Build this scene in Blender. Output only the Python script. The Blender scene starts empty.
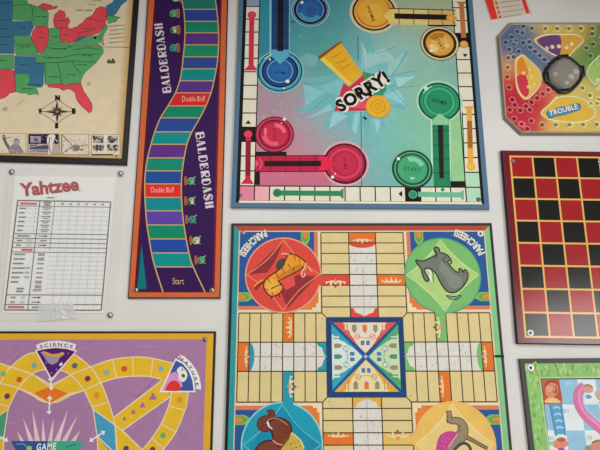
import bpy, math, random
from math import sin, cos, pi, radians, hypot, atan2

# ---------------------------------------------------------------- camera
F = 570.0; PITCH = radians(14.87); ZC = 1.5
scene = bpy.context.scene
cd = bpy.data.cameras.new('camera'); cam = bpy.data.objects.new('camera', cd)
scene.collection.objects.link(cam); scene.camera = cam
cam.location = (0, -1.0, ZC); cam.rotation_euler = (radians(90) + PITCH, 0, 0)
cd.sensor_width = 36; cd.lens = 36 * F / 600; cd.clip_start = 0.05
# ---------------------------------------------------------------- world, light, exposure
w = bpy.data.worlds.new('room_light'); scene.world = w; w.use_nodes = True
bg = w.node_tree.nodes['Background']; bg.inputs[0].default_value = (0.95, 0.93, 0.88, 1); bg.inputs[1].default_value = 0.20
def area(name, loc, target, sx, sy, power, color):
    ld = bpy.data.lights.new(name, 'AREA'); ld.shape = 'RECTANGLE'; ld.size = sx; ld.size_y = sy
    ld.energy = power; ld.color = color
    o = bpy.data.objects.new(name, ld); scene.collection.objects.link(o); o.location = loc
    from mathutils import Vector
    o.rotation_euler = (Vector(target) - Vector(loc)).to_track_quat('-Z', 'Y').to_euler()
    return o
area('window_daylight', (2.05, -2.6, 1.3), (0.35, 0, 1.45), 1.3, 1.35, 36, (1.0, 0.985, 0.96))
area('added_high_area_light', (0.0, -2.3, 3.0), (0.0, 0, 1.7), 1.7, 1.2, 25, (1.0, 0.99, 0.97))  # unseen area light, added to grade the wall from top to bottom
vs = scene.view_settings
scene.display_settings.display_device = 'sRGB'
vs.view_transform = 'Standard'; vs.look = 'None'; vs.gamma = 1.0; vs.exposure = 0.23; vs.use_curve_mapping = False

# ---------------------------------------------------------------- helpers
C = scene.collection
L = 0.00012
def N(px, py):                       # pixel of the flat photo -> point on the wall (per metre from the camera)
    x = (px - 300) / F; y = -(py - 225) / F
    fw = cos(PITCH) - y * sin(PITCH); up = sin(PITCH) + y * cos(PITCH)
    return (x / fw, up / fw)
def NN(pts): return [N(*p) for p in pts]
def lin(h):
    h = h.lstrip('#'); out = []
    for i in (0, 2, 4):
        c = int(h[i:i + 2], 16) / 255
        out.append(c / 12.92 if c <= 0.04045 else ((c + 0.055) / 1.055) ** 2.4)
    return out
def mixh(a, b, t): return [a[i] * (1 - t) + b[i] * t for i in range(3)]
MATS = {}
def printmat(name, rough=0.5, spec=0.5, noise=0.10, nscale=60, bump=0.0, bscale=200, coat=0.0, alpha=1.0, trans=0.0, metal=0.0):
    if name in MATS: return MATS[name]
    m = bpy.data.materials.new(name); m.use_nodes = True; nt = m.node_tree; ns = nt.nodes; b = ns['Principled BSDF']
    at = ns.new('ShaderNodeAttribute'); at.attribute_name = 'Col'
    tc = ns.new('ShaderNodeTexCoord'); nz = ns.new('ShaderNodeTexNoise'); nz.inputs['Scale'].default_value = nscale; nz.inputs['Detail'].default_value = 5
    mr = ns.new('ShaderNodeMapRange'); mr.inputs[3].default_value = 1 - noise; mr.inputs[4].default_value = 1 + noise
    mx = ns.new('ShaderNodeMix'); mx.data_type = 'RGBA'; mx.blend_type = 'MULTIPLY'; mx.inputs[0].default_value = 1.0
    nt.links.new(tc.outputs['Object'], nz.inputs['Vector']); nt.links.new(nz.outputs[0], mr.inputs[0])
    nt.links.new(at.outputs['Color'], mx.inputs[6]); nt.links.new(mr.outputs[0], mx.inputs[7]); nt.links.new(mx.outputs[2], b.inputs['Base Color'])
    b.inputs['Roughness'].default_value = rough; b.inputs['Specular IOR Level'].default_value = spec
    b.inputs['Coat Weight'].default_value = coat; b.inputs['Coat Roughness'].default_value = 0.12
    b.inputs['Metallic'].default_value = metal; b.inputs['Alpha'].default_value = alpha
    b.inputs['Transmission Weight'].default_value = trans
    if bump:
        n2 = ns.new('ShaderNodeTexNoise'); n2.inputs['Scale'].default_value = bscale; n2.inputs['Detail'].default_value = 3
        bp = ns.new('ShaderNodeBump'); bp.inputs['Strength'].default_value = bump; bp.inputs['Distance'].default_value = 0.001
        nt.links.new(tc.outputs['Object'], n2.inputs['Vector']); nt.links.new(n2.outputs[0], bp.inputs['Height']); nt.links.new(bp.outputs[0], b.inputs['Normal'])
    MATS[name] = m; return m
PRINT = printmat('printed_card', 0.55, 0.10, 0.12)
GLOSS = printmat('printed_gloss', 0.18, 0.5, 0.08)
PAPER = printmat('paper', 0.7, 0.2, 0.03)
EDGE = printmat('edge_binding', 0.45, 0.4, 0.15)
PLASTIC = printmat('moulded_plastic', 0.22, 0.5, 0.12, 90, 0.15, 120)
METAL = printmat('screw_metal', 0.3, 0.5, 0.1, 300, metal=0.8)
FILM = printmat('clear_film', 0.3, 0.4, 0.05, 30, 0.2, 40, alpha=0.12)
DOME = printmat('smoky_dome', 0.06, 0.6, 0.1, 60, alpha=0.45)
TAPE = printmat('tape_with_glare', 0.2, 0.6, 0.1, 60, 0.6, 90, alpha=0.65)

def smooth(pts, n=6, closed=True):
    out = []; m = len(pts)
    rng = range(m) if closed else range(m - 1)
    for i in rng:
        if closed: p0, p1, p2, p3 = pts[i - 1], pts[i], pts[(i + 1) % m], pts[(i + 2) % m]
        else: p0, p1, p2, p3 = pts[max(i - 1, 0)], pts[i], pts[i + 1], pts[min(i + 2, m - 1)]
        for k in range(n):
            t = k / n
            out.append(tuple(0.5 * ((2 * p1[a]) + (-p0[a] + p2[a]) * t + (2 * p0[a] - 5 * p1[a] + 4 * p2[a] - p3[a]) * t * t + (-p0[a] + 3 * p1[a] - 3 * p2[a] + p3[a]) * t ** 3) for a in (0, 1)))
    if not closed: out.append(pts[-1])
    return out

class Thing:
    def __init__(self, name, label, cat, at, T=0.004, E=0.8, group=None):
        self.T = T; self.E = E; self.n = N(*at)
        o = bpy.data.objects.new(name, None); C.objects.link(o); o.empty_display_size = 0.02
        self.org = ((1 - T) * self.n[0], 0.0, ZC + (1 - T) * self.n[1]); o.location = self.org
        o['label'] = label; o['category'] = cat
        if name == 'game_board': group = 'board games hung on the white wall'
        if group: o['group'] = group
        self.o = o
    def part(self, name, mat=PRINT, parent=None, lay=1.0, label=None, f=None):
        return Part(self, name, mat, parent, lay, label, f)

class Part:
    def __init__(s, th, name, mat, parent, lay, label, f):
        s.th = th; s.name = name; s.mat = mat; s.par = parent; s.lay = lay; s.label = label
        s.v = []; s.fc = []; s.cl = []; s.f = f or N; s.sm = []; s.k = 0.0
    def c(s, h):
        if isinstance(h, str): h = lin(h)
        return [min(x / s.th.E, 0.96) for x in h] + [1.0]
    def W(s, q, lay):
        T = s.th.T
        return ((1 - T) * q[0], -(T + lay * L), ZC + (1 - T) * q[1])
    def raw(s, verts, faces, col, smooth=False):      # verts are world points
        b = len(s.v); s.v += verts
        for fa in faces: s.fc.append([b + i for i in fa]); s.cl.append(s.c(col)); s.sm.append(smooth)
    def npoly(s, q, col, dl=0.0):
        a = sum(q[i][0] * q[(i + 1) % len(q)][1] - q[(i + 1) % len(q)][0] * q[i][1] for i in range(len(q)))
        if a < 0: q = q[::-1]; col = col[::-1] if isinstance(col, list) and isinstance(col[0], (str, list)) else col
        b = len(s.v); s.v += [s.W(p, s.lay + dl + s.k) for p in q]
        s.fc.append([b + i for i in range(len(q))]); s.sm.append(False)
        if isinstance(col, list) and isinstance(col[0], (str, list)): s.cl.append([s.c(x) for x in col])
        else: s.cl.append(s.c(col))
        return s
    def step(s): s.k += 0.03            # every printed shape lies a hair above the one before
    def poly(s, pts, col, dl=0.0, f=None):
        s.step(); g = f or s.f; return s.npoly([g(*p) for p in pts], col, dl)
    def blob(s, pts, col, dl=0.0, n=5): return s.poly(smooth(pts, n), col, dl)
    def rect(s, x0, y0, x1, y1, col, dl=0.0, f=None): return s.poly([(x0, y0), (x1, y0), (x1, y1), (x0, y1)], col, dl, f)
    def rad(s, c, r): a = s.f(*c); b = s.f(c[0] + r, c[1]); return a, hypot(a[0] - b[0], a[1] - b[1])
    def circ(s, c, r, col, dl=0.0, n=40):
        a, R = s.rad(c, r)
        if n > 12: s.step()
        return s.npoly([(a[0] + R * cos(2 * pi * k / n), a[1] + R * sin(2 * pi * k / n)) for k in range(n)], col, dl)
    def ring(s, c, r0, r1, col, dl=0.0, n=40, a0=0, a1=360):
        s.step(); a, R0 = s.rad(c, r0); a, R1 = s.rad(c, r1); f_ = lambda R, t: (a[0] + R * cos(t), a[1] + R * sin(t))
        for k in range(n):
            t0 = radians(a0 + (a1 - a0) * k / n); t1 = radians(a0 + (a1 - a0) * (k + 1) / n)
            s.npoly([f_(R0, t0), f_(R1, t0), f_(R1, t1), f_(R0, t1)], col, dl)
        return s
    def line(s, pts, wd, col, dl=0.0, sm=0, f=None, w2=None, closed=False):
        g = f or s.f; s.step()
        if sm: pts = smooth(pts, sm, closed)
        if closed: pts = list(pts) + [pts[0]]
        q = [g(*p) for p in pts]
        e = N(300, 225); e2 = N(301, 225); u = hypot(e[0] - e2[0], e[1] - e2[1])
        n = len(q); Lf = []; Rt = []
        for i in range(n):
            a = q[max(i - 1, 0)]; b = q[min(i + 1, n - 1)]; d = hypot(b[0] - a[0], b[1] - a[1]) or 1
            nx, ny = -(b[1] - a[1]) / d, (b[0] - a[0]) / d
            ww = (wd if w2 is None else wd + (w2 - wd) * i / (n - 1)) * u / 2
            Lf.append((q[i][0] + nx * ww, q[i][1] + ny * ww)); Rt.append((q[i][0] - nx * ww, q[i][1] - ny * ww))
        for i in range(n - 1): s.npoly([Lf[i], Lf[i + 1], Rt[i + 1], Rt[i]], col, dl)
        return s
    def grid(s, quad, nx, ny, fn, dl=0.0):
        """fine grid inside a quad (TL,TR,BR,BL); fn(s,t) -> colour of the print there"""
        q = [s.f(*p) for p in quad]
        def at(a, b):
            return tuple((q[0][i] * (1 - a) + q[1][i] * a) * (1 - b) + (q[3][i] * (1 - a) + q[2][i] * a) * b for i in (0, 1))
        b0 = len(s.v); cols = []
        for j in range(ny + 1):
            for i in range(nx + 1):
                s.v.append(s.W(at(i / nx, j / ny), s.lay + dl)); cols.append(s.c(fn(i / nx, j / ny)))
        for j in range(ny):
            for i in range(nx):
                k = [j * (nx + 1) + i, (j + 1) * (nx + 1) + i, (j + 1) * (nx + 1) + i + 1, j * (nx + 1) + i + 1]
                s.fc.append([b0 + x for x in k]); s.cl.append([cols[x] for x in k]); s.sm.append(False)
        return s
    def text(s, txt, org, U, V, col, dl=0.0, bold=0.0, space=1.0, arc=None):
        """text in px: org = left end of the baseline, U = vector of the whole width, V = vector of the capital height"""
        vs_, fs_, wd, x0, x1 = textmesh(txt, bold, space)
        k0 = s.k + .03
        for fa in fs_:
            s.k = k0 - .03; pts = []
            for i in fa:
                a = (vs_[i][0] - x0) / (x1 - x0); b = vs_[i][1]
                if arc: pts.append(arc(a, b))
                else: pts.append((org[0] + U[0] * a + V[0] * b, org[1] + U[1] * a + V[1] * b))
            s.poly(pts, col, dl)
        return s
    def slab(s, quad, col, d0=0.0006, b=0.0008, top=True, T=None, inset=0.0008):
        """board body from the wall side to its front, with a small bevel"""
        T = T or s.th.T; q = [s.f(*p) for p in quad]; k = 1 - s.th.T
        cx = sum(p[0] for p in q) / len(q); cy = sum(p[1] for p in q) / len(q); n = len(q)
        def loop(ins, d):
            o = []
            for i, p in enumerate(q):
                a, c_ = q[i - 1], q[(i + 1) % n]
                d1 = (p[0] - a[0], p[1] - a[1]); d2 = (c_[0] - p[0], c_[1] - p[1])
                l1 = hypot(*d1); l2 = hypot(*d2); sg = 1 if (d1[0] * d2[1] - d1[1] * d2[0]) > 0 else -1
                n1 = (-d1[1] / l1 * sg, d1[0] / l1 * sg); n2 = (-d2[1] / l2 * sg, d2[0] / l2 * sg)
                m = (n1[0] + n2[0], n1[1] + n2[1]); mm = m[0] ** 2 + m[1] ** 2
                o.append((k * (p[0] + m[0] * 2 * ins / mm), -d, ZC + k * (p[1] + m[1] * 2 * ins / mm)))
            return o
        lp = [loop(0.0, d0), loop(0.0, T - b), loop(inset, T)]
        vv = lp[0] + lp[1] + lp[2]; fs = []
        area = sum(q[i][0] * q[(i + 1) % n][1] - q[(i + 1) % n][0] * q[i][1] for i in range(n))
        for r in (0, 1):
            for i in range(n):
                j = (i + 1) % n; fs.append([r * n + i, r * n + j, (r + 1) * n + j, (r + 1) * n + i])
        fs.append([2 * n + i for i in range(n)]); fs.append([i for i in range(n)][::-1])
        if area < 0: fs = [x[::-1] for x in fs]
        s.raw(vv, fs, col); return s
    def done(s):
        me = bpy.data.meshes.new(s.name); ox, oy, oz = s.th.org
        me.from_pydata([(x - ox, y - oy, z - oz) for x, y, z in s.v], [], s.fc)
        at = me.color_attributes.new('Col', 'FLOAT_COLOR', 'CORNER'); k = 0; buf = []
        for fa, c in zip(s.fc, s.cl):
            if isinstance(c[0], list):
                for x in c: buf += x
            else: buf += c * len(fa)
        at.data.foreach_set('color', buf); me.polygons.foreach_set('use_smooth', s.sm)
        me.materials.append(s.mat); me.update()
        o = bpy.data.objects.new(s.name, me); C.objects.link(o); o.parent = s.par or s.th.o
        if s.label: o['label'] = s.label
        return o
TM = {}
def textmesh(txt, bold, space):
    k = (txt, bold, space)
    if k in TM: return TM[k]
    cu = bpy.data.curves.new('lettering', 'FONT'); cu.body = txt; cu.size = 1; cu.offset = bold; cu.space_character = space; cu.resolution_u = 3
    o = bpy.data.objects.new('lettering', cu); C.objects.link(o)
    me = bpy.data.meshes.new_from_object(o.evaluated_get(bpy.context.evaluated_depsgraph_get()))
    H = 0.70
    v = [(p.co.x, p.co.y / H) for p in me.vertices]; f = [list(p.vertices) for p in me.polygons]
    x0 = min(p[0] for p in v); x1 = max(p[0] for p in v)
    bpy.data.objects.remove(o); bpy.data.curves.remove(cu); bpy.data.meshes.remove(me)
    TM[k] = (v, f, x1 - x0, x0, x1); return TM[k]

def lathe(part, c, prof, col, n=20, cols=None, smooth_=True):
    """turned shape on the wall plane: prof = [(radius px, height m above the board)], c = px centre"""
    a = N(*c); b = N(c[0] + 1, c[1]); u = hypot(a[0] - b[0], a[1] - b[1]); T = part.th.T; k = 1 - T
    vv = []; fs = []
    for r, h in prof:
        for i in range(n):
            t = 2 * pi * i / n; vv.append((k * (a[0] + r * u * cos(t)), -(T + h), ZC + k * (a[1] + r * u * sin(t))))
    for j in range(len(prof) - 1):
        for i in range(n):
            i2 = (i + 1) % n; fs.append([j * n + i, j * n + i2, (j + 1) * n + i2, (j + 1) * n + i])
    if prof[-1][0] > 0: fs.append([(len(prof) - 1) * n + i for i in range(n)])
    part.raw(vv, fs, col, smooth_)
def screw(th, c, r=2.3, col='#b9b6ae', washer=False, name='corner_screw'):
    p = th.part(name, METAL if not washer else PLASTIC)
    if washer:
        lathe(p, c, [(r * 1.15, 0.0), (r * 1.15, 0.0012), (r * 0.9, 0.002), (r * .45, 0.0016)], '#eeeeea')
        o = p.done()
        q = th.part('screw_head', METAL, parent=o); lathe(q, c, [(r * .5, 0.0014), (r * .42, 0.0022), (r * .1, 0.0024)], '#3a3c3a'); q.done()
    else:
        lathe(p, c, [(r, 0.0), (r * .92, 0.0016), (r * .6, 0.0026), (r * .15, 0.003)], col)
        a = N(*c); b = N(c[0] + 1, c[1]); u = hypot(a[0] - b[0], a[1] - b[1])
        for dx, dz in ((.55, .13), (.13, .55)):
            T = th.T; k = 1 - T
            p.raw([(k * (a[0] + sx * dx * r * u), -(T + .0032), ZC + k * (a[1] + sz * dz * r * u)) for sx, sz in ((-1, -1), (1, -1), (1, 1), (-1, 1))], [[0, 1, 2, 3]], '#4a4844')
        o = p.done()
    return o
def inset(quad, l, t, r, b):        # TL TR BR BL in px
    (a, c, d, e) = quad
    return [(a[0] + l, a[1] + t), (c[0] - r, c[1] + t), (d[0] - r, d[1] - b), (e[0] + l, e[1] - b)]
def band(p, outer, inner, cols, dl=0):
    """four mitred strips between two quads, colours top,right,bottom,left"""
    for i in range(4):
        j = (i + 1) % 4; p.poly([outer[i], outer[j], inner[j], inner[i]], cols[i], dl)

# ---------------------------------------------------------------- the room, with unseen shade blocks added
def structure(name, verts, faces, col, rough=0.8, scale=8, amt=0.04):
    me = bpy.data.meshes.new(name); me.from_pydata(verts, [], faces); o = bpy.data.objects.new(name, me); C.objects.link(o); o['kind'] = 'structure'
    m = bpy.data.materials.new(name + '_paint'); m.use_nodes = True; nt = m.node_tree; ns = nt.nodes; b = ns['Principled BSDF']
    tc = ns.new('ShaderNodeTexCoord'); nz = ns.new('ShaderNodeTexNoise'); nz.inputs['Scale'].default_value = scale; nz.inputs['Detail'].default_value = 6
    cr = ns.new('ShaderNodeValToRGB'); cr.color_ramp.elements[0].position = 0.3; cr.color_ramp.elements[1].position = 0.7
    cr.color_ramp.elements[0].color = [x * (1 - amt) for x in col] + [1]; cr.color_ramp.elements[1].color = [min(1, x * (1 + amt)) for x in col] + [1]
    nt.links.new(tc.outputs['Object'], nz.inputs['Vector']); nt.links.new(nz.outputs[0], cr.inputs[0]); nt.links.new(cr.outputs[0], b.inputs['Base Color'])
    n2 = ns.new('ShaderNodeTexNoise'); n2.inputs['Scale'].default_value = 180; bp = ns.new('ShaderNodeBump'); bp.inputs['Strength'].default_value = 0.08; bp.inputs['Distance'].default_value = 0.001
    nt.links.new(tc.outputs['Object'], n2.inputs['Vector']); nt.links.new(n2.outputs[0], bp.inputs['Height']); nt.links.new(bp.outputs[0], b.inputs['Normal'])
    b.inputs['Roughness'].default_value = rough; b.inputs['Specular IOR Level'].default_value = 0.25
    me.materials.append(m); return o
def boxv(x0, x1, y0, y1, z0, z1):
    v = [(x, y, z) for x in (x0, x1) for y in (y0, y1) for z in (z0, z1)]
    return v, [[0, 1, 3, 2], [4, 6, 7, 5], [0, 4, 5, 1], [2, 3, 7, 6], [0, 2, 6, 4], [1, 5, 7, 3]]
structure('wall_back', *boxv(-1.8, 1.9, 0.0, 0.1, 0.0, 2.75), (0.83, 0.82, 0.80))
structure('unseen_shade_slab', *boxv(-1.8, 1.9, -0.6, 0.0, 2.36, 2.75), (0.10, 0.075, 0.05), 0.9)  # unseen dark slab, added to shade the top of the wall
structure('unseen_shade_beam_1', *boxv(0.5, 1.9, -0.95, 0.0, 2.25, 2.36), (0.10, 0.075, 0.05), 0.9)  # unseen dark beam, added to deepen the shade at upper right
structure('floor', *boxv(-1.8, 1.9, -3.2, 0.1, -0.1, 0.0), (0.34, 0.27, 0.2), 0.6, 5, 0.2)
R = random.Random(7)
# ---------------------------------------------------------------- beige map board, upper left
th = Thing('game_board', 'beige map board with red, blue and green states, a compass rose and sketched pictures', 'board game', (0, 163), 0.005, 0.58)
Q = [(-150, -44), (141.8, -44), (126.7, 165), (-150, 157.3)]
th.part('backing_board', EDGE).slab(Q, '#14120f').done()
I = [(-150, -36), (135.8, -36), (121.6, 158.6), (-150, 151)]
p = th.part('map_sheet', PRINT, lay=2)
I2 = [(-150, -30), (127.6, -30), (113.5, 151), (-150, 146)]
p.poly(I2, '#bfb195')
for (a, b, c_, d) in ((0, 1, 1, 0), (1, 2, 2, 1), (3, 2, 2, 3)):
    p.poly([I[a], I[b], I2[c_], I2[d]], ['#a9854f', '#a9854f', '#bfb195', '#bfb195'])
sheet = p.done()
G1, BL, RD = '#4a8c58', '#33637f', '#c04049'
p = th.part('printed_states', PRINT, lay=3)
greens = [
 [(-94, -34), (-32, -34), (-32, 20), (-75, 20), (-92, 12)], [(-72, 52), (-32, 53.5), (-30, 88), (-70, 86)],
 [(13, -44), (13, 20), (32, 21.5), (34, 26), (40, 26.5), (48, 26), (48.7, 13), (44, 9), (38, 7), (33, 5), (28, 4), (24, -20), (20, -44)],
 [(14, 36), (30, 35.5), (33, 41), (37, 49), (39, 53), (36, 56), (16, 55.5)],
 [(49, 29), (54, 28), (60, 28), (60.5, 42), (54, 44), (46, 47), (48.5, 40)],
 [(36, 56), (42, 53), (47, 46.5), (60, 42), (72, 44), (85, 38), (93, 36), (101, 35), (101, 41), (98, 44), (102, 47), (103.6, 52), (100, 58), (97, 62), (88, 70), (83, 76), (81, 83.5), (45, 84.8), (44, 63), (36, 63)],
 [(15, 74), (29, 74), (30, 79), (28, 85), (36, 87), (38, 92), (39, 95), (34, 94), (30, 95), (26, 93), (22, 93.5), (16, 92)],
 [(-30, 54.5), (14, 55), (14, 69.5), (7, 69), (0, 70), (-30, 70)],
 [(107, 16), (114, 16), (117, 16.5), (121, 17.8), (118, 19), (116, 22), (110, 23.5), (108, 24)],
 [(106, 24), (108, 27), (105, 33), (103, 38), (104, 43), (101, 39), (98, 36), (101, 32)]]
blues = [
 [(-32, -36), (13, -36), (13, 0), (12.5, 21), (14, 35.5), (14.8, 54), (-32, 53.5)], [(-75, 20), (-32, 20), (-32, 53.5), (-72, 52)], [(-118, -30), (-96, -30), (-92, 12), (-124, 8)],
 [(12, 21), (32, 21.5), (34, 27), (32, 31), (30, 35.7), (14, 36)],
 [(14.5, 56), (36, 56.5), (36, 63), (44.5, 63), (43.7, 84.5), (42, 87.5), (37, 87.5), (28, 85.5), (30, 79), (29, 74), (14.5, 74)],
 [(74, 42), (78, 37), (87, 36.5), (84, 42), (79, 46.5), (74, 46)],
 [(106, 6), (113, 2), (116, -10), (127, -16), (130, -8), (127, 1), (121, 6), (117, 13), (112, 17), (107, 16)]]
reds = [
 [(-124, 8), (-92, 12), (-75, 20), (-72, 52), (-100, 60), (-120, 40)], [(-100, 60), (-72, 52), (-70, 86), (-88, 88)],
 [(36, 27), (44, 26), (48.4, 27), (48.7, 40), (46, 48), (42, 53), (39, 52.5), (35, 46), (31, 38), (33, 31)],
 [(-30, 70), (7, 69), (14.5, 71), (15.5, 92), (10, 93), (6, 97), (0, 99), (-30, 101)],
 [(48, 85), (58, 84), (65, 85), (81, 83.3), (84, 92), (89, 99), (92.3, 105), (92, 111), (89.5, 113), (84, 108), (79, 103), (76.5, 99), (75.5, 93), (72, 90), (67, 89), (63, 90.5), (59, 88), (48, 87)],
 [(38, 7), (43, 3.5), (50, 5), (53, 7), (58.5, 6), (56, 8.5), (50, 9.5), (47, 11)],
 [(60, 10), (64.5, 12), (65.8, 16), (64.5, 19), (68, 17), (70, 21), (69, 24), (67, 27.5), (60, 29), (54.5, 27), (53.5, 21), (55, 14.5)],
 [(60, 28.3), (67, 27.3), (71, 29), (77, 27), (83, 23), (87, 18), (93, 15), (96, 9), (100, 7), (105, 7.5), (107, 13), (106.7, 20), (104, 27), (99, 33), (90, 36), (79, 37), (74, 42), (70, 43), (66, 42), (61, 42.5)]]
def coast(q, amp=.35):
    out = []
    for i in range(len(q)):
        a, b = q[i], q[(i + 1) % len(q)]; d = hypot(b[0] - a[0], b[1] - a[1]); n = max(1, int(d / 2.2)) if d < 9 else 1
        for k in range(n): t = k / n; out.append((a[0] + (b[0] - a[0]) * t + (R.uniform(-amp, amp) if k else 0), a[1] + (b[1] - a[1]) * t + (R.uniform(-amp, amp) if k else 0)))
    return out
blues = [coast(q) for q in blues]; greens = [coast(q) for q in greens]; reds = [coast(q) for q in reds]
for q in blues: p.poly(q, BL, 0)
for q in greens: p.poly(q, G1, .3)
for q in reds: p.poly(q, RD, .6)
DK = '#1f4030'
for q in greens: p.line(q, .45, '#2f6a44', .8, closed=True)
for q in reds: p.line(q, .6, '#6a2830', .8, closed=True)
for q in ([(45, 63), (46, 75), (45, 84)], [(58, 63), (60, 72), (61.5, 84)], [(72, 62), (76, 68), (81, 74)], [(42, 57), (60, 58), (75, 55), (100, 54)], [(36, 63), (58, 62.5), (72, 61), (84, 62), (96, 62)],
          [(49, 48), (62, 49), (74, 46)], [(74, 50), (88, 48), (100, 50)], [(13, 6), (31, 5), (32, 20)], [(0, 20), (12, 20)], [(0, 37), (13, 37)], [(0, 3), (12, 3)], [(15, 45), (33, 45)], [(76, 34), (94, 30)], [(86, 18), (104, 22)]):
    p.line(q, .6, DK, 1.1, 3)
p.done()
p = th.part('state_names', PRINT, lay=4.5, label='tiny dark place names and notes')
for x, y, l in ((20, 6, 16), (35, 17, 12), (20, 28, 5), (37, 38, 7), (52, 37, 6), (20, 47, 10), (54, 49, 12), (48, 58, 12), (20, 65, 9), (49, 77, 9), (67, 75, 9), (22, 89, 11), (58, 21, 7), (64, 35, 5), (84, 29, 12), (82, 56, 10), (77, 65, 10), (27, 85, 13), (0, 61, 6), (2, 45, 6), (92, 1, 10), (88, 5, 8), (76, 10.5, 16), (76, 80, 0), (2, 29, 6)):
    if l:
        p.line([(x, y), (x + l * .45, y - .3)], .8, '#23382b' if y > 10 else '#7d7154'); p.line([(x + l * .55, y - .2), (x + l, y)], .9, '#23382b' if y > 10 else '#7d7154')
for i in range(5):
    y = 26.5 + i * 4.1; p.line([(109 + i % 2, y), (118, y - .8)], .9, '#6e5c3c'); p.line([(118, y - .8), (126 - i % 3, y - 1.5)], .7, '#7d6a46')
p.blob([(93.5, 38), (95.5, 36.8), (97, 38), (95.3, 39.3)], '#10100e'); p.blob([(107, 62.8), (109, 59), (111, 61), (113, 58.5), (115.5, 63), (110, 63.6)], '#4a473c')
p.line([(60, 46), (100, 47), (129.6, 47.6)], .7, '#6c6350')
for x in (101, 102.5, 103.5): p.circ((x, 42 + (x - 101)), .8, '#2e3a30')
p.circ((89, 84), 2, '#ac8f74'); p.line([(17, 105), (24, 100.5)], .6, '#9c8f70'); p.blob([(2, 110), (5, 107), (8, 108), (6, 111)], '#9c8f70')
p.done()
p = th.part('compass_rose', PRINT, lay=4)
cx, cy = 57.2, 111.8
for a in range(8):
    t = a * pi / 4; r = 13.5 if a % 2 == 0 else 7; rw = 3 if a % 2 == 0 else 2.4
    if a in (0, 4): r = 12
    tip = (cx + r * sin(t), cy - r * cos(t)); l = (cx + rw * sin(t - .75), cy - rw * cos(t - .75)); rr = (cx + rw * sin(t + .75), cy - rw * cos(t + .75))
    p.poly([(cx, cy), l, tip], '#26241d', .5); p.poly([(cx, cy), tip, rr], '#5f5846', .5)
p.line([(40, 112), (46, 106.5), (53, 102), (57, 99), (61, 102), (68, 106.5), (76, 111.5), (68, 116), (62, 120), (57, 124), (52, 120), (46, 116)], .6, '#5f5846', 0, 4, closed=True)
p.line([(41, 111.8), (73, 111.8)], .8, '#4a4334')
p.circ((57.2, 111.8), 2.6, '#3a3529', .8); p.circ((57.2, 111.8), 1.2, '#8a8064', 1)
for t, o in (('N', (55.2, 100.3)), ('S', (55, 128)), ('W', (38.5, 113.5)), ('E', (72, 113.5))):
    p.text(t, o, (5 if t in 'N' else 3.6, 0), (0, -4.6), '#141210', 1, .09)
p.done()
for k, (x0, x1, ty) in enumerate(((-32, 26.3, 0), (27.7, 59.8, 1), (61.3, 89, 2), (91.3, 120.2, 3))):
    p = th.part('sketched_picture', PRINT, lay=4)
    y0 = 133.2 + k * .4; y1 = 153.8 + k * .6
    p.rect(x0, y0, x1, y1, '#6b655c'); p.rect(x0 + .5, y0 + .5, x1 - .5, y1 - .6, '#bdb29e' if k != 1 else '#9b8f86', .3)
    if ty == 0:
        p.line([(3.5, 135), (5.5, 142), (9, 148), (12, 153)], 3, '#5d5560', .6, 3); p.blob([(9, 152.5), (11, 146), (15, 144), (20, 146), (23.5, 152), (20, 154)], '#7b717c', .7)
        p.circ((16.5, 142), 2.8, '#8d8389', .8); p.line([(14, 140.5), (16, 139), (19, 140.5)], 1, '#3f3a44', .9, 3); p.line([(8, 137), (14, 138)], .5, '#6f6868', .6)
    if ty == 1:
        p.rect(28.7, 134.3, 58.7, 144, '#241e2a', .5); p.rect(30.5, 136.3, 41, 142.6, '#8f8798', .8); p.rect(30, 145, 50, 149.5, '#4c4456', .6); p.rect(31, 150.5, 48, 152, '#6b6474', .6)
        p.blob([(48, 136), (52, 134.5), (55.5, 136), (54, 141), (52.5, 146), (51, 154), (48.5, 154), (48.5, 147), (47, 142)], '#c5bcb4', 1); p.line([(50, 137), (49, 145), (50.5, 153)], .8, '#3a3441', 1.3, 3)
        p.line([(55, 139), (58, 142)], 1, '#b0a6a2', 1); p.line([(30, 147), (46, 144.5)], .7, '#b0a6a8', 1); p.rect(34, 138, 38, 141.5, '#57505f', 1)
    if ty == 2:
        p.line([(61.8, 134.5), (70, 143), (75, 148.5), (84, 150)], .9, '#47423c', .6, 3); p.line([(61.8, 154), (70, 148.5), (80, 146), (88, 145)], .9, '#5c564e', .6, 3)
        p.blob([(71, 147), (75, 144.5), (80, 147), (78, 151), (73, 151)], '#6b665e', .7); p.line([(62, 137), (62, 152)], .8, '#57514a', .6)
        for i in range(9): p.line([(66 + i * 2.3, 140 + (i * 5) % 9), (68 + i * 2.3, 141 + (i * 7) % 8)], .5, '#8d8374', .6)
    for q_ in range(26 if k < 3 else 10):
        x = R.uniform(max(x0, 0) + 2, x1 - 3); y = R.uniform(y0 + 2, y1 - 2); a_ = R.uniform(0, pi)
        p.line([(x, y), (x + 2.4 * cos(a_), y + 1.8 * math.sin(a_))], .5, ('#4a4448', '#8a8078', '#c9bfae')[q_ % 3], 1.2)
    if ty == 3:
        p.rect(104.7, 134.6, 106.6, 154.6, '#c6bba4', .9)
        for (a, b, c_, d) in ((93, 136, 103.5, 143), (108, 136, 118, 143), (93, 145, 104, 150.5), (107.5, 145, 118.5, 151)):
            p.rect(a, b, c_, d, '#8f877c', .5)
            for i in range(16):
                x = R.uniform(a + .8, c_ - .8); y = R.uniform(b + .8, d - .8); g = R.uniform(.7, 1.7); p.blob([(x - g, y), (x, y - g * 1.1), (x + g, y), (x, y + g)], ('#37323a', '#5d5760', '#b8ad9c', '#2f2b33', '#4a454c')[i % 5], .7, 2)
        p.rect(92, 154.2, 113, 155.3, '#2c2823', 1)
    p.done()
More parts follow.
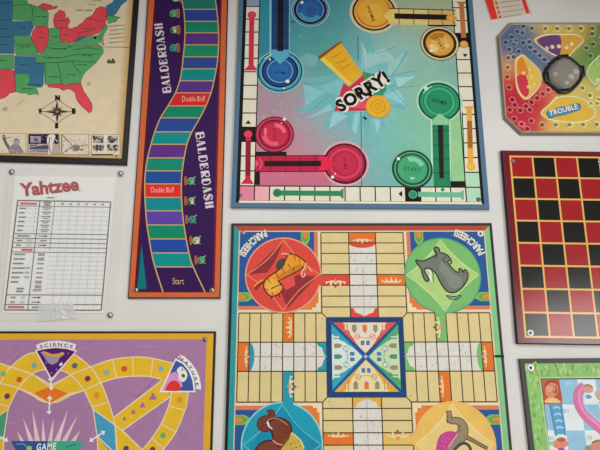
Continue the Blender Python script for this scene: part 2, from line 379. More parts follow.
screw(th, (117.5, 156.3), 1.8, '#c4b79c')

# ---------------------------------------------------------------- plastic sleeve and the score sheet in it
th2 = Thing('score_sheet', 'white dice score sheet with red title and a ruled table, inside the clear sleeve', 'score sheet', (52, 313), 0.0014, 0.56)
p = th2.part('paper_sheet', PAPER, lay=1)
PQ = [(14.7, 176), (116.2, 177), (102.6, 313.3), (2.6, 313)]
p.slab(PQ, '#cfcfd2', 0.0006, 0.0002, T=0.0014, inset=0.0001).done()
def SQ(a, b):       # 0..1 across, 0..1 down the printed table
    TL, TR, BR, BL_ = (17.8, 200.5), (110.8, 202), (101.3, 310.3), (4.6, 310)
    l = (TL[0] + (BL_[0] - TL[0]) * b, TL[1] + (BL_[1] - TL[1]) * b); r = (TR[0] + (BR[0] - TR[0]) * b, TR[1] + (BR[1] - TR[1]) * b)
    return (l[0] + (r[0] - l[0]) * a, l[1] + (r[1] - l[1]) * a)
p = th2.part('printed_table', PAPER, lay=2)
def sl(a0, b0, a1, b1, wd, col, dl=0): p.line([SQ(a0, b0), SQ(a1, b1)], wd, col, dl)
yb = lambda y: (y - 200.5) / 109.5
for i in range(1, 7): sl(.40 + i * .086, .05, .40 + i * .086, .98, .6, '#a0a0a9')
for j in range(20):
    y = 206.2 + (j + 1) * 4.55
    if y > 231 and y < 256: continue
    if y < 293: sl(.40, yb(y), 1, yb(y), .6, '#a2a2ab')
for y, c_ in ((233.6, '#5e5e60'), (238.2, '#5e5e60'), (242.7, '#5e5e60'), (247.4, '#6c6c6e'), (252, '#6c6c6e'), (294.8, '#4e4e50'), (304.4, '#4e4e50'), (205.8, '#77777a')): sl(0, yb(y), 1, yb(y), .9, c_, .2)
for a0, b0, a1, b1, wd in ((0, 0, 1, 0, 1.2), (1, 0, 1, 1, 1.2), (0, 1, 1, 1, 1.2), (0, 0, 0, 1, 1.3), (.239, 0, .239, 1, .9), (.40, 0, .40, .45, .6)): sl(a0, b0, a1, b1, wd, '#48484a', .3)
p.line([(47, 197.8), (54.5, 197.9)], 1.3, '#6a6a6c')
for i in range(6): sl(.47 + .086 * i, .025, .50 + .086 * i, .025, 1.6, '#6d6d70', .4)
sl(.28, .016, .36, .016, 1.6, '#5c5c5e', .4); sl(.29, .036, .355, .036, 1.4, '#5c5c5e', .4)
sl(.03, .026, .21, .028, 2.3, '#b14a52', .4); sl(.10, yb(249.7), .26 - .04, yb(249.8), 2.4, '#b14a52', .4); sl(.03, yb(307), .20, yb(307.2), 2.4, '#b14a52', .4)
for j in range(6):
    y = 208.3 + j * 4.4; sl(.03, yb(y), .03 + (.07, .06, .08, .07, .07, .06)[j], yb(y), 1.5, '#636366'); sl(.13, yb(y), .15, yb(y), 1.2, '#a8a8ab'); sl(.165, yb(y), .175, yb(y), 1.2, '#a8a8ab'); sl(.20, yb(y), .21, yb(y), 1.4, '#6e6e70')
    sl(.27, yb(y - .9), .375, yb(y - .9), 1.1, '#69696c'); sl(.29, yb(y + .9), .355, yb(y + .9), 1.1, '#77777a')
for y, l in ((235.8, .13), (240.4, .06), (245, .05)): sl(.04, yb(y), .04 + l, yb(y), 1.5, '#636366')
sl(.14, yb(240.3), .21, yb(240.4), 2.4, '#a2a2a5'); sl(.15, yb(245), .20, yb(245), 2.4, '#a2a2a5'); sl(.29, yb(240.4), .36, yb(240.4), 1.2, '#69696c')
for y in (235.8, 245, 297.4, 302):
    sl(.27, yb(y), .345, yb(y), .9, '#3c3c3e'); a = SQ(.365, yb(y)); b = SQ(.335, yb(y) - .011); c_ = SQ(.335, yb(y) + .011); p.poly([a, b, c_], '#222224', .3)
for j in range(8):
    y = 254.3 + j * 4.6; sl(.03, yb(y), .03 + (.12, .12, .11, .13, .12, .09, .08, 0.001)[j], yb(y), 1.5, '#66666a')
    sl(.285, yb(y), .355, yb(y), (2.6, 3.2, 1.2, 1.2, 1.2, 1.2, 3, 3)[j], '#818185' if j in (0, 1, 6, 7) else '#69696c')
    if j in (3, 4, 5): sl(.165, yb(y - .3), .215, yb(y - .3), 1.8, '#8c8c90')
sl(.27, yb(290), .36, yb(290), 2.2, '#818185'); sl(.10, yb(288.5), .18, yb(288.5), 1.6, '#66666a'); sl(.10, yb(291.3), .17, yb(291.3), 1.6, '#66666a'); sl(.28, yb(307.2), .38, yb(307.2), 1.3, '#5c5c5e')
for y in (297.4, 302): sl(.05, yb(y), .10, yb(y), 1.4, '#66666a'); sl(.155, yb(y), .2, yb(y), 2, '#a2a2a5')
p.done()
p = th2.part('title_lettering', PAPER, lay=3, label='red slanted title')
U = (58.5, -6.3); V = (-1.4, -12.6)
for (dx, dy, cc, b, dl) in ((.4, .4, '#5a2028', .03, 0), (0, 0, '#98121e', .022, .6)):
    p.text('Yahtzee', (20.5 + dx, 196 + dy), U, V, cc, dl, b, .97)
p.line([(78.6, 190.8), (80.6, 190.6)], .9, '#4a4a4c'); p.done()
th = Thing('plastic_sleeve', 'clear plastic sleeve pinned to the wall over the dice score sheet', 'plastic sleeve', (56, 322), 0.0022, 0.60)
th.part('film', FILM, lay=0).slab([(5.5, 167), (127, 168.6), (115.5, 322), (-5, 321.3)], '#c6c9c0', 0.0016, 0.0002, T=0.0022, inset=0.0001).done()
p = th.part('sealed_edge', FILM, lay=1, label='welded clear edge')
p.line([(118.6, 176), (106.3, 313)], .9, '#e4e6e0'); p.line([(115.3, 178), (103.8, 313)], .7, '#dddfda'); p.line([(13, 176), (1, 312)], .8, '#e4e6e0'); p.line([(7.5, 185), (-2, 300)], 1.2, '#b0b3aa'); p.line([(-4, 320.6), (115, 321.3)], .8, '#e8eae4'); p.done()
for c_ in ((11.7, 172), (120.7, 173.8), (110.2, 315.2)):
    p = th.part('pin', METAL); lathe(p, c_, [(2.9, 0), (2.9, .001), (2.3, .0028), (1.2, .0038), (.3, .004)], '#8d8f8b'); p.done()
p = th.part('tape_glare', TAPE, lay=1.5, label='crumpled strip of clear tape with painted pale glare')
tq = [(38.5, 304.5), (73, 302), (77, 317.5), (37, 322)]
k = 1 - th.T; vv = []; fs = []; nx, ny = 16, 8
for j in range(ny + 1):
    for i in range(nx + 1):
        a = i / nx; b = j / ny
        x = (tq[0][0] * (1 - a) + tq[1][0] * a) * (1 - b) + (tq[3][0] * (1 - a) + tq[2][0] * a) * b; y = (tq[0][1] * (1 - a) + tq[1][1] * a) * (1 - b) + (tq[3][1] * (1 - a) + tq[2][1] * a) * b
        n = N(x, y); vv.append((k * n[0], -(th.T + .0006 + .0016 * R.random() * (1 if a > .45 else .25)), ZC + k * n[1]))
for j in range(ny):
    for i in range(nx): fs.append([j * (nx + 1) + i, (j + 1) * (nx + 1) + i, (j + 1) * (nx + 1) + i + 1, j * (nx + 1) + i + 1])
p.raw(vv, fs, '#efe4de'); p.done()  # pinkish white colour stands in for glare on the crinkled film

# ---------------------------------------------------------------- purple board with a winding coloured track
th = Thing('game_board', 'narrow purple board with orange edge and a winding track of coloured bars', 'board game', (174, 298), 0.005, 0.74)
Q = [(150.6, -46), (229.2, -46), (220.3, 298.4), (127.6, 298.4)]
th.part('backing_board', EDGE).slab(Q, '#1a1010').done()
IN = [(151.7, -45), (228.2, -45), (219.4, 297.3), (128.8, 297.3)]
IN2 = [(157.2, -40), (222.7, -40), (214.6, 292.4), (134.3, 292.4)]
IN3 = [(158.8, -39), (221, -39), (212.9, 290.5), (136.2, 290.5)]
p = th.part('orange_border', PRINT, lay=2); band(p, IN, IN2, ['#c2613a'] * 4); p.done()
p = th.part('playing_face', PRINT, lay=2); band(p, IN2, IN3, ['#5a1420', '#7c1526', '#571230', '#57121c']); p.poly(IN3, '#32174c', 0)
p.poly([(141.6, 244), (137.3, 289.3), (146.4, 288.8)], '#0e6f70', 1); p.poly([(141.6, 244), (146.4, 288.8), (149, 288.8)], '#2a2566', 1); p.done()
LX = [(-40, 172), (-28, 175), (-15, 178.5), (-3, 181), (9.5, 183.7), (21.5, 184.8), (33, 185), (45, 184.5), (57, 183.3), (69, 182), (81, 179.8), (93, 175.5), (106, 168), (118, 160.5), (132, 154.8), (144.5, 151), (158, 147.6), (171, 145.6), (184, 144.8), (197.5, 145), (211, 145.8), (225, 147), (239, 149.2), (253, 151.6), (267, 155), (292, 163)]
RX = [(-40, 206), (-28, 210), (-15, 213), (-3, 215), (9.5, 216.7), (21.5, 218), (33, 218.6), (45, 218.6), (57, 218), (69, 216.4), (81, 214), (93, 211), (106, 206), (118, 200), (132, 192), (144.5, 187), (158, 184.2), (171, 182.3), (184, 181.4), (197.5, 181.6), (211, 182.4), (225, 184), (239, 186.3), (253, 189), (267, 193.3), (292, 205)]
SC_ = ['#553078', '#0f7f80', '#2c3f86', '#1f6f66', '#2c3f86', '#167a5c', '#553078', '#15815e', '#2c4585', '#0f7f80', '#532f7e', '#c4242a', '#0d7d5c', '#26438a', '#0e8382', '#5a2d7a', '#117f68', '#24478e', '#cf2b2a', '#0e8188', '#57409a', '#0f805f', '#20469a', '#0b8888', '#32174c']
for i, c_ in enumerate(SC_):
    p = th.part('track_space', PRINT, lay=4)
    p.poly([(LX[i][1], LX[i][0]), (RX[i][1], RX[i][0]), (RX[i + 1][1], RX[i + 1][0]), (LX[i + 1][1], LX[i + 1][0])], c_)
    sp = p.done()
    if c_ in ('#c4242a', '#cf2b2a'):
        q = th.part('space_lettering', PRINT, parent=sp, lay=6.5); xm = (LX[i][1] + RX[i + 1][1]) / 2 + (3 if i == 11 else -.5); ym = LX[i][0] + 8.6
        q.text('Double Bluff', (xm - 11.5, ym), (23, 0), (0, -5.6), '#dba79a', 0, .0); q.done()
    if i == 24:
        q = th.part('space_lettering', PRINT, parent=sp, lay=6.5); q.text('Start', (172.6, 284.3), (11.4, 0), (0, -6.4), '#c9a070', 0, 0); q.done()
p = th.part('track_outline', PRINT, lay=5.2, label='thin tan outline of the track')
GO = '#c29c5e'
p.line([(x, y) for y, x in LX], 1.25, GO, 0, 3); p.line([(x, y) for y, x in RX], 1.25, GO, 0, 3)
for i in range(1, 25): p.line([(LX[i][1], LX[i][0]), (RX[i][1], RX[i][0])], 1.1, GO)
p.done()
# slab serif capitals from strokes: (x0,y0,x1,y1,width) in a 1x1 cell, y up
GL = {'B': ([(.24, 0, .24, 1, .26), (.05, .03, .55, .03, .07), (.05, .97, .55, .97, .07), (.3, .52, .6, .52, .07)], [(.3, .97, .85, .97, .9, .75, .85, .55, .3, .52), (.3, .52, .95, .52, 1, .27, .92, .03, .3, .03)]),
      'A': ([(.5, 1, .82, 0, .24), (.46, .98, .14, 0, .09), (.26, .33, .7, .33, .07), (0, .03, .32, .03, .07), (.58, .03, 1.05, .03, .07)], []),
      'L': ([(.28, 0, .28, 1, .26), (.05, .03, .9, .03, .08), (.05, .97, .52, .97, .07), (.88, 0, .88, .3, .1)], []),
      'D': ([(.24, 0, .24, 1, .26), (.05, .03, .5, .03, .07), (.05, .97, .5, .97, .07)], [(.3, .97, .75, .97, .98, .5, .75, .03, .3, .03)]),
      'E': ([(.26, 0, .26, 1, .26), (.05, .03, .88, .03, .08), (.05, .97, .86, .97, .08), (.3, .52, .65, .52, .08), (.87, 0, .87, .3, .09), (.85, .7, .85, 1, .09), (.66, .36, .66, .68, .07)], []),
      'R': ([(.24, 0, .24, 1, .26), (.05, .03, .5, .03, .07), (.05, .97, .55, .97, .07), (.48, .5, .85, .05, .22), (.75, .03, 1.02, .03, .08)], [(.3, .97, .88, .97, .95, .75, .88, .52, .3, .5)]),
      'S': ([(.2, .72, .85, .3, .28), (.1, 0, .1, .34, .09), (.9, .68, .9, 1, .09)], [(.9, .82, .5, 1.02, .12, .82, .16, .62), (.1, .2, .5, -.02, .92, .2, .88, .4)]),
      'H': ([(.22, 0, .22, 1, .24), (.78, 0, .78, 1, .24), (.22, .52, .78, .52, .08), (.02, .03, .42, .03, .07), (.02, .97, .42, .97, .07), (.58, .03, .98, .03, .07), (.58, .97, .98, .97, .07)], [])}
def serif(p, word, org, U, V, col):
    n = len(word)
    for i, ch in enumerate(word):
        st, bw = GL[ch]
        def m(x, y): a = (i + x * .84 + .06) / n; return (org[0] + U[0] * a + V[0] * y, org[1] + U[1] * a + V[1] * y)
        cw = hypot(*U) / n
        for x0, y0, x1, y1, wd in st: p.line([m(x0, y0), m(x1, y1)], max(wd * cw * (1.4 if wd > .2 else .9), .6), col)
        for b in bw: p.line([m(b[k], b[k + 1]) for k in range(0, len(b), 2)], 1.15, col, .2, 2)
for org, U, V in (((171.3, 93.3), (-9.0, -71), (-8.0, .9)), ((195.4, 132), (10.4, 77.5), (8.2, -1.1))):
    p = th.part('title_lettering', PRINT, lay=5, label='cream slab serif title'); serif(p, 'BALDERDASH', org, U, V, '#c9bfc4'); p.done()
chars = [(173.5, 13.5, -1), (174, 30, -1), (173.5, 48, -1), (176, -2, -1), (191.2, 181, 1), (191.2, 201, 1), (192.3, 219.5, 1), (196.5, 240.5, 1), (201.5, 260, 1)]
for k, (x, y, s_) in enumerate(chars):
    p = th.part('small_figure', PRINT, lay=5, label='small printed green and orange figure')
    g1 = ('#6f9c86', '#b5ad8f', '#3f8a6c', '#a9bfae')[k % 4]; g2 = ('#2f6f58', '#4e8a5c', '#8fae6a', '#3a7a80')[(k * 3 + 1) % 4]
    ox = -5.6 * s_ if s_ > 0 else 5
    p.blob([(x + ox - 1.2, y - 4), (x + ox + 1.2, y - 3.4), (x + ox + 1.3, y + 3.4), (x + ox - .9, y + 4)], '#a9623c'); p.rect(x + ox - .2, y - 4, x + ox + .5, y + 3.5, '#8e3a30', .2)
    p.blob([(x - 3.5, y - 1.5), (x - 1, y - 3.6), (x + 2.8, y - 3), (x + 3.6, y), (x + 2.4, y + 3), (x - 1.5, y + 3.8), (x - 3.6, y + 2)], g2, .2)
    p.circ((x + .6, y - 1.2), 2.2, g1, .5); p.circ((x + 1.1, y + 1.8), 1.5, '#c4c0a4' if k % 2 else g1, .6); p.circ((x + .4, y - 1.3), .7, '#26303a', .8); p.circ((x - 1.8, y + 1.2), .8, '#1f2f38', .8)
    p.line([(x + 2, y - 3), (x + 4.6, y - 4.2)], .8, '#8fae9a', .6); p.line([(x + 2, y + 3), (x + 4.4, y + 3.6)], .9, '#5a8f7c', .6); p.done()
screw(th, (136, 290.3), 2.6, '#a8aca6'); screw(th, (212, 290.3), 2.8, '#b0aca0')
# ---------------------------------------------------------------- blue framed sliding pawn board
th = Thing('game_board', 'teal and pink sliding pawn board in a blue frame with a tilted black title', 'board game', (360, 207), 0.007, 0.66)
n0 = N(239, 201); n1 = N(481.7, 202.6); SW = hypot(n1[0] - n0[0], n1[1] - n0[1]) / 16; RO = atan2(n1[1] - n0[1], n1[0] - n0[0]); SH = SW * 1.055
def S(i, j):
    x = i * SW; z = j * SH; return (n0[0] + x * cos(RO) - z * sin(RO), n0[1] + x * sin(RO) + z * cos(RO))
m = .52
th.part('backing_board', EDGE, f=S, label='blue edged backing').slab([(-m, 16.5), (16.5, 16.5), (16.5, -.42), (-m, -.42)], '#4c6a85').done()
p = th.part('black_border', PRINT, lay=1, f=S); p.rect(-.22, -.13, 16.18, 16.2, '#111418'); p.done()
p = th.part('blue_border', PRINT, lay=1.5, f=S)
band(p, [(-m + .03, 16.45), (16.46, 16.45), (16.46, -.38), (-m + .03, -.38)], [(-.2, 16.2), (16.16, 16.2), (16.16, -.1), (-.2, -.1)], ['#4d6880'] * 4); p.done()
p = th.part('path_squares', PRINT, lay=3, f=S)
W1 = '#cbc6b4'
p.rect(0, 0, 16, 16.1, '#161616')
e = .04
for k in range(16):
    for (i, j) in ((k, 0), (k, 15), (0, k), (15, k)):
        c_ = W1
        if j == 0 and i in (0, 1): c_ = '#c9778e' if i == 0 else '#d29aa0'
        if (i, j) in ((15, 0), (15, 1)): c_ = '#9fc2a6'
        if i == 0 and j in (14, 15): c_ = '#7f93a8'
        if (i, j) in ((0, 4), (11, 0), (15, 11)): c_ = '#15120f'
        p.rect(i + e, j + e, i + 1 - e, j + 1 - e, c_, .5)
p.rect(0, -.12, 16, .02, '#cfc9b6', .2)
p.done()
p = th.part('playing_face', PRINT, lay=3.5, f=S)
def bgc(a, b):
    i, j = a * 14 + 1, (1 - b) * 14.4 + 1
    base = lin('#599a9d'); wts = [(base, 1.0)]
    for (ci, cj, r, h, k) in ((1.5, 3, 3.4, '#b56a80', 3.5), (4.5, 1.5, 3.2, '#b87c86', 2.5), (3.5, 6.5, 1.6, '#a8808f', 1.3), (1.6, 8, 1.5, '#a87a86', 1.6), (13.5, 14, 3.2, '#a9a878', 2.2), (12.8, 8, 2.5, '#8eb09c', 1.2), (13, 5, 3.5, '#7cb38d', 2.2), (2, 13, 2.6, '#2a6f88', 2.2),
                              (5.2, 11, 1.8, '#4a8f84', 1.3), (8, 3, 2.5, '#55a5a8', 1.5), (9, 6, 2.5, '#7dbcc0', 1.0), (11, 10.5, 2.2, '#8db9b4', 1.4), (5, 6, 1.5, '#6faab0', 1.4), (6, 14.5, 2, '#3a7a86', 1.5)):
        g = k * math.exp(-((i - ci) ** 2 + (j - cj) ** 2) / (r * r)); wts.append((lin(h), g))
    t = sum(x[1] for x in wts); return [sum(x[0][n] * x[1] for x in wts) / t for n in range(3)]
p.grid([(1, 15.4), (15, 15.4), (15, 1), (1, 1)], 56, 58, bgc)
f0 = p.f; p.f = N
def star(cx, cy, ang, rad, col, dl):
    pts = []
    for k, (a_, r_) in enumerate(zip(ang, rad)): pts.append((cx + r_ * cos(radians(a_)), cy - r_ * math.sin(radians(a_))))
    p.poly(pts, col, dl)
star(362, 88, [0, 12, 22, 38, 52, 66, 84, 100, 118, 140, 158, 172, 186, 200, 214, 228, 240, 252, 264, 276, 288, 300, 316, 334, 348], [30, 58, 32, 62, 30, 34, 56, 30, 26, 30, 34, 62, 34, 72, 36, 60, 30, 46, 28, 52, 30, 48, 26, 50, 28], '#63a4a9', .6)
star(366, 88, [4, 14, 28, 44, 60, 84, 110, 150, 180, 200, 222, 240, 256, 272, 290, 312, 336], [22, 46, 26, 54, 26, 40, 22, 24, 48, 26, 52, 24, 38, 22, 40, 22, 40], '#70adb1', .9)
for q, c_ in (([(303, 84), (326, 92), (306, 106)], '#78b0b5'), ([(334, 112), (348, 116), (328, 130)], '#86b8bc'), ([(307, 119), (330, 104), (333, 110)], '#7fb3b9'), ([(374, 119), (381, 121), (377, 135)], '#86bac0'),
               ([(354, 114), (360, 113), (356, 135), (352, 130)], '#84b8be'), ([(384, 96), (399, 90), (407, 106)], '#84bbc0'), ([(361, 40), (368, 55), (385, 48), (396, 60), (372, 66), (362, 70)], '#8cb8b4'), ([(388, 63), (405, 52), (398, 66), (388, 78)], '#88b8b4'),
               ([(362, 41), (366, 52), (363, 58)], '#9cbcb8'), ([(395, 78), (416, 76), (398, 88)], '#92c0c0'), ([(300, 57), (308, 53), (320, 57), (315, 68), (302, 65)], '#6a9f9e')):
    p.poly(q, c_, 1.2)
for a, b in (((362, 40), (364, 75)), ((372, 55), (396, 47)), ((384, 78), (418, 70)), ((396, 88), (420, 86)), ((392, 89), (407, 106)), ((331, 82), (303, 84)), ((330, 96), (300, 118))): p.line([a, b], .5, '#4c8488', 1.3)
for k in range(24):
    x = R.uniform(262, 300); y = R.uniform(95, 135) if k < 14 else R.uniform(30, 60); p.circ((x + (0 if k < 14 else 8), y), R.uniform(.8, 2), '#8a9aa0' if k < 14 else '#5c968e', .2, 13)
p.line([(357.8, 36), (358.2, 60)], .8, '#2f6068', 1.5); p.line([(361, 112), (361.6, 186)], .8, '#35686c', 1.5)
p.line([S(1, 1), S(15, 1)], 1, '#141414', 1.8, f=lambda a, b: (a, b)); p.line([S(1, 1), S(1, 15.4)], 1, '#141414', 1.8, f=lambda a, b: (a, b)); p.line([S(15, 1), S(15, 15.4)], 1, '#141414', 1.8, f=lambda a, b: (a, b))
p.done()
def slide(circ_, tri, bar, c1, c2, dark=None):
    p = th.part('slide', PRINT, lay=6.5, label='printed slide with circle and arrow end'); p.line(bar, 5.4, c1, 0)
    if dark: p.line(dark[0], 5.2, dark[1], .2)
    p.circ(circ_, 4.3, c2, .4); p.ring(circ_, 3.6, 4.3, c1, .5, 24); p.poly(tri, c1, .3); p.done()
slide((251.9, 15.2), [(243.6, 70.5), (249, 65.5), (254, 65.5), (257.6, 70.5)], [(251.9, 15), (251, 68)], '#b92c45', '#c83c54')
slide((248.2, 134.3), [(240.8, 184), (246, 178), (250, 178), (253.8, 184)], [(248.4, 135), (247.8, 180)], '#b52342', '#c54658', [[(248.4, 141), (248, 176)], '#7c1c28'])
slide((277.3, 193), [(337, 193.5), (343.5, 188), (343.5, 199.5)], [(277, 193), (341, 193.6)], '#2f7a50', '#2a6e48')
slide((412.8, 194.6), [(457, 194.8), (463.8, 189.8), (463.8, 200.8)], [(418, 194.4), (460, 195)], '#5fa581', '#2f7f5a')
slide((470.8, 166.5), [(463.4, 106.3), (473.8, 106.3), (471.5, 110.5), (467, 110.5)], [(469, 108), (470.8, 167)], '#d0963a', '#d8a83c', [[(469.4, 121), (470.1, 148)], '#8f5f20'])
slide((463.9, 44.6), [(456, 1.8), (466, 1.8), (463.5, 5.5), (459.5, 5.5)], [(461.3, 3), (463.6, 38)], '#a8693a', '#c79b48')
for q in ([(245.3, 124), (251.3, 124), (248.3, 120.3)], [(398.4, 194), (402.2, 190.6), (402.2, 197.2)], [(462.4, 54.2), (467.8, 54), (465.1, 57.4)]):
    p = th.part('direction_arrow', PRINT, lay=6.5); p.poly(q, '#1a1614'); p.done()
# safety zones
p = th.part('safety_zone', PRINT, lay=6, label='navy safety zone')
p.poly([(260.8, 0), (270, 0), (269.3, 52), (259, 58)], '#2f7d90'); p.rect(269.6, -8, 271.2, 56, '#7fb6c4', .2); p.poly([(272, -8), (289, -8), (288.6, 55), (271.5, 55)], '#1d3e66', .3); p.rect(289, -8, 290, 54, '#6fa9b8', .2)
p.poly([(271.6, 51), (288.6, 51), (288.4, 57), (280, 64.5), (271.6, 57)], '#4d9cb8', .8)
for y in (10.5, 23, 35.5, 48): p.line([(272, y), (288.6, y)], .6, '#0f2238', .6)
p.line([(289.8, 22), (295, 22)], .8, '#16283a', .6)
p.poly([(277.6, -8), (283.4, -8), (283.2, 51.5), (277.4, 51.5)], '#1c1420', 1); p.done()
p = th.part('safety_zone', PRINT, lay=6, label='red safety zone')
p.poly([(259, 172), (324, 172), (333, 186.5), (258, 185.5)], '#b3627a'); p.poly([(255.2, 171.5), (260, 171.5), (260, 185), (255.2, 185)], '#1a1416', .3); p.poly([(255.3, 151.8), (286.5, 151.8), (286.5, 156), (255.3, 156)], '#1a1416', .2)
p.poly([(255.8, 156), (325, 155.5), (325, 171.6), (255.6, 172)], '#ab2040', .4); p.line([(255.8, 156), (327, 155.6)], .9, '#3d0f18', .6); p.line([(255.8, 171.8), (327, 171.6)], .9, '#3d0f18', .6)
for x in (270.6, 285.8, 300.6, 315.4): p.line([(x, 156), (x, 171.6)], .6, '#4a0f1c', .6)
p.poly([(264.4, 161.1), (321, 160.9), (321, 166.3), (264.2, 166.5)], '#1e1413', 1); p.line([(259.5, 158.5), (262.3, 163.8), (259.5, 169)], .9, '#d06a7c', .8); p.poly([(255.5, 160), (259.5, 163.8), (255.5, 167.5)], '#d25068', .7)
zr = p.done()
p = th.part('safety_zone', PRINT, lay=6, label='cream and black safety zone')
p.poly([(388, 8.6), (455.6, 10.4), (456, 25.4), (388, 24)], '#c8b873'); p.line([(388, 8.6), (455.6, 10.4)], 1.1, '#1c1610', .3); p.line([(390, 24.6), (427, 25.2)], .7, '#cdbf8e', .3); p.line([(428, 25.6), (456, 25.8)], 1.8, '#191410', .4)
for x in (398.8, 413.5, 428, 441.8): p.line([(x, 9), (x + .3, 25)], .8, '#1c1610', .4)
p.poly([(394.4, 13.6), (447.4, 14.9), (447.4, 20.2), (394.4, 19)], '#211713', 1); p.ring((450.6, 18.2), 2, 4.4, '#c98c40', 1.2); p.circ((455.5, 18.4), 1.6, '#c98c40', 1.2)
p.poly([(428, 10.4), (455, 11), (455, 24.8), (428, 24.6)], '#bfa064', .2); p.done()
p = th.part('safety_zone', PRINT, lay=6, label='green safety zone')
p.poly([(449.6, 122), (462, 113), (464.4, 181), (451.8, 181.5)], '#86b584'); p.poly([(450.4, 181.3), (464.5, 181.3), (464.8, 187.6), (450.6, 187.6)], '#161a14', .2); p.line([(462.2, 112), (465.2, 188)], .9, '#1a2418', .5)
p.poly([(430.4, 120), (432, 120), (433, 172), (431, 172)], '#a9cdb0', .3); p.poly([(432, 116), (448.6, 116), (450.4, 187.4), (433.8, 187.4)], '#1d7550', .5); p.poly([(448.9, 122), (450.3, 122), (451, 180), (450, 180)], '#a9cdb0', .4)
for y in (131, 145.3, 159, 173): p.line([(432.4, y), (450, y)], .6, '#0e3a26', .8)
p.poly([(437.6, 125), (443, 125), (443.8, 178.6), (439.4, 178.6)], '#241a1c', 1.2); p.poly([(432.2, 120), (439.4, 113.6), (448.4, 120), (448.4, 125), (432.2, 125)], '#7db78c', 1); p.circ((442.6, 189.8), 1.8, '#2a7a56', 1.6); p.done()
# round start and home fields
def disc(name, c, rings, extras=(), txt=None, tcol=None, tdir=0, tw=14, th_=3.2, tc=None):
    p = th.part(name, PRINT, lay=7.6 if name == 'start_circle' else 5)
    for k, (r, col) in enumerate(rings): p.circ(c, r, col, k * .35)
    for (r0, r1, col, a0, a1) in extras: p.ring(c, r0, r1, col, 3.4, 24, a0, a1)
    if txt:
        a = radians(tdir); cc = tc or c; U = (tw * cos(a), tw * sin(a)); V = (th_ * sin(a), -th_ * cos(a))
        p.text(txt, (cc[0] - U[0] / 2 - V[0] / 2, cc[1] - U[1] / 2 - V[1] / 2), U, V, tcol, 3.8, .02, 1.3)
    return p
p = disc('home_circle', (280, 71.2), [(24, '#6fb0b8'), (22.6, '#173a50'), (21.2, '#3a8fa0'), (19.2, '#7ab4c0'), (18.6, '#12284a'), (16.6, '#1a3f78'), (13, '#8ab4c8'), (12.4, '#235a94'), (8, '#25609c')], [(20, 21, '#b8dce0', 100, 140)], 'HOME', '#122a4c', 4, 11, 2.6, (280.5, 73))
p.circ((287.5, 81.6), 2, '#cfd8dc', 4.4); p.circ((283.7, 88.6), 1, '#c0d0d8', 4.4); p.line([(269.5, 58.3), (270.3, 61)], 1.8, '#a8c4cc', 4); p.poly([(271.8, 50), (288.6, 50), (288.4, 57), (280, 64.6), (271.8, 57)], '#4d9cb8', 4.4); p.poly([(277.4, 44), (283.2, 44), (283.2, 51.5), (277.4, 51.5)], '#1c1420', 4.8); p.done()
p = disc('start_circle', (310.3, 10), [(19.2, '#8fc0c4'), (18.3, '#1c3c5e'), (17.4, '#7ea4b8'), (16.7, '#101f3c'), (13.8, '#7fa0b4'), (13.1, '#20548a'), (9, '#2a5c94')], [(9, 12.6, '#3b87ae', 200, 320)]); p.circ((302, 3), 1.6, '#dfe2da', 4.2)
p.blob([(306, 10), (309, 5), (314, 6), (317, 11), (313, 16), (308, 15)], '#2f4f8c', 3.9); p.done()
p = disc('start_circle', (274.6, 134.6), [(19.5, '#5d1022'), (18.3, '#b23450'), (16, '#5c0f24'), (14.7, '#a01c38'), (13, '#b62945')], [(8, 12, '#d4607a', 10, 90), (8, 12.5, '#d0506a', 190, 290)], 'START', '#9c1c34', 88, 12, 3); p.circ((284.5, 119.5), 1.7, '#e8c9c4', 4.2); p.circ((281.5, 123.5), .8, '#d9a5a5', 4.2); p.blob([(264, 130), (266, 128), (267, 132), (265, 137)], '#cf6a80', 4); p.done()
p = disc('home_circle', (345, 163.6), [(24, '#c496a0'), (21.8, '#4a0d1c'), (19.8, '#a82040'), (16.4, '#bb3854'), (13.6, '#9f203c'), (11.5, '#ae2846')], [(18.6, 19.6, '#7e1630', 250, 400)], 'HOME', '#8a1a30', 80, 12, 3); p.circ((332.5, 177.3), 1.7, '#efd9d6', 4.2); p.circ((335.2, 174), .9, '#e5b4b8', 4.2)
p.poly([(319, 156.4), (327, 157), (335, 163.6), (327, 170.2), (319, 171)], '#cf2244', 4.2); p.poly([(316, 160.9), (321, 160.9), (321, 166.3), (316, 166.3)], '#1e1413', 4.5); p.done()
p = disc('home_circle', (373.8, 12), [(24.4, '#bdb593'), (21.6, '#1c140c'), (19.8, '#c99a58'), (17.6, '#b3661f'), (16, '#cf9a35'), (9, '#d4a43e')], [(16, 18.6, '#d28a2c', 40, 200)], 'HOME', '#4a3418', 68, 16, 3.2, (371, 14))
p.poly([(383, 16), (390, 9.4), (396, 9.4), (396, 23), (390, 23)], '#d0b865', 4.2); p.poly([(394.4, 13.6), (399, 13.7), (399, 19.1), (394.4, 19)], '#211713', 4.5); p.done()
p = disc('start_circle', (439.6, 43.6), [(19.3, '#2a2214'), (18.6, '#c6b98c'), (16.8, '#2a1c10'), (14.6, '#7a4f1c'), (13.6, '#c39440'), (9, '#cba04c')], [(5, 11.5, '#d8bd84', 190, 250), (6, 12, '#a86e28', 60, 150)], 'START', '#6a4418', 60, 14, 2.8); p.circ((431, 51), 1.8, '#e0d3b0', 4.2); p.circ((447, 46), 2.4, '#d8b878', 4); p.done()
p = disc('home_circle', (439.4, 101.8), [(23.4, '#93c0a8'), (21, '#123a28'), (19.2, '#2f8a62'), (17, '#1f7450'), (15.6, '#3a9a70'), (13, '#1f7a54'), (11, '#22805a')], [(17, 19, '#6fb898', 110, 150)], 'HOME', '#0e3c28', 14, 15, 3.4)
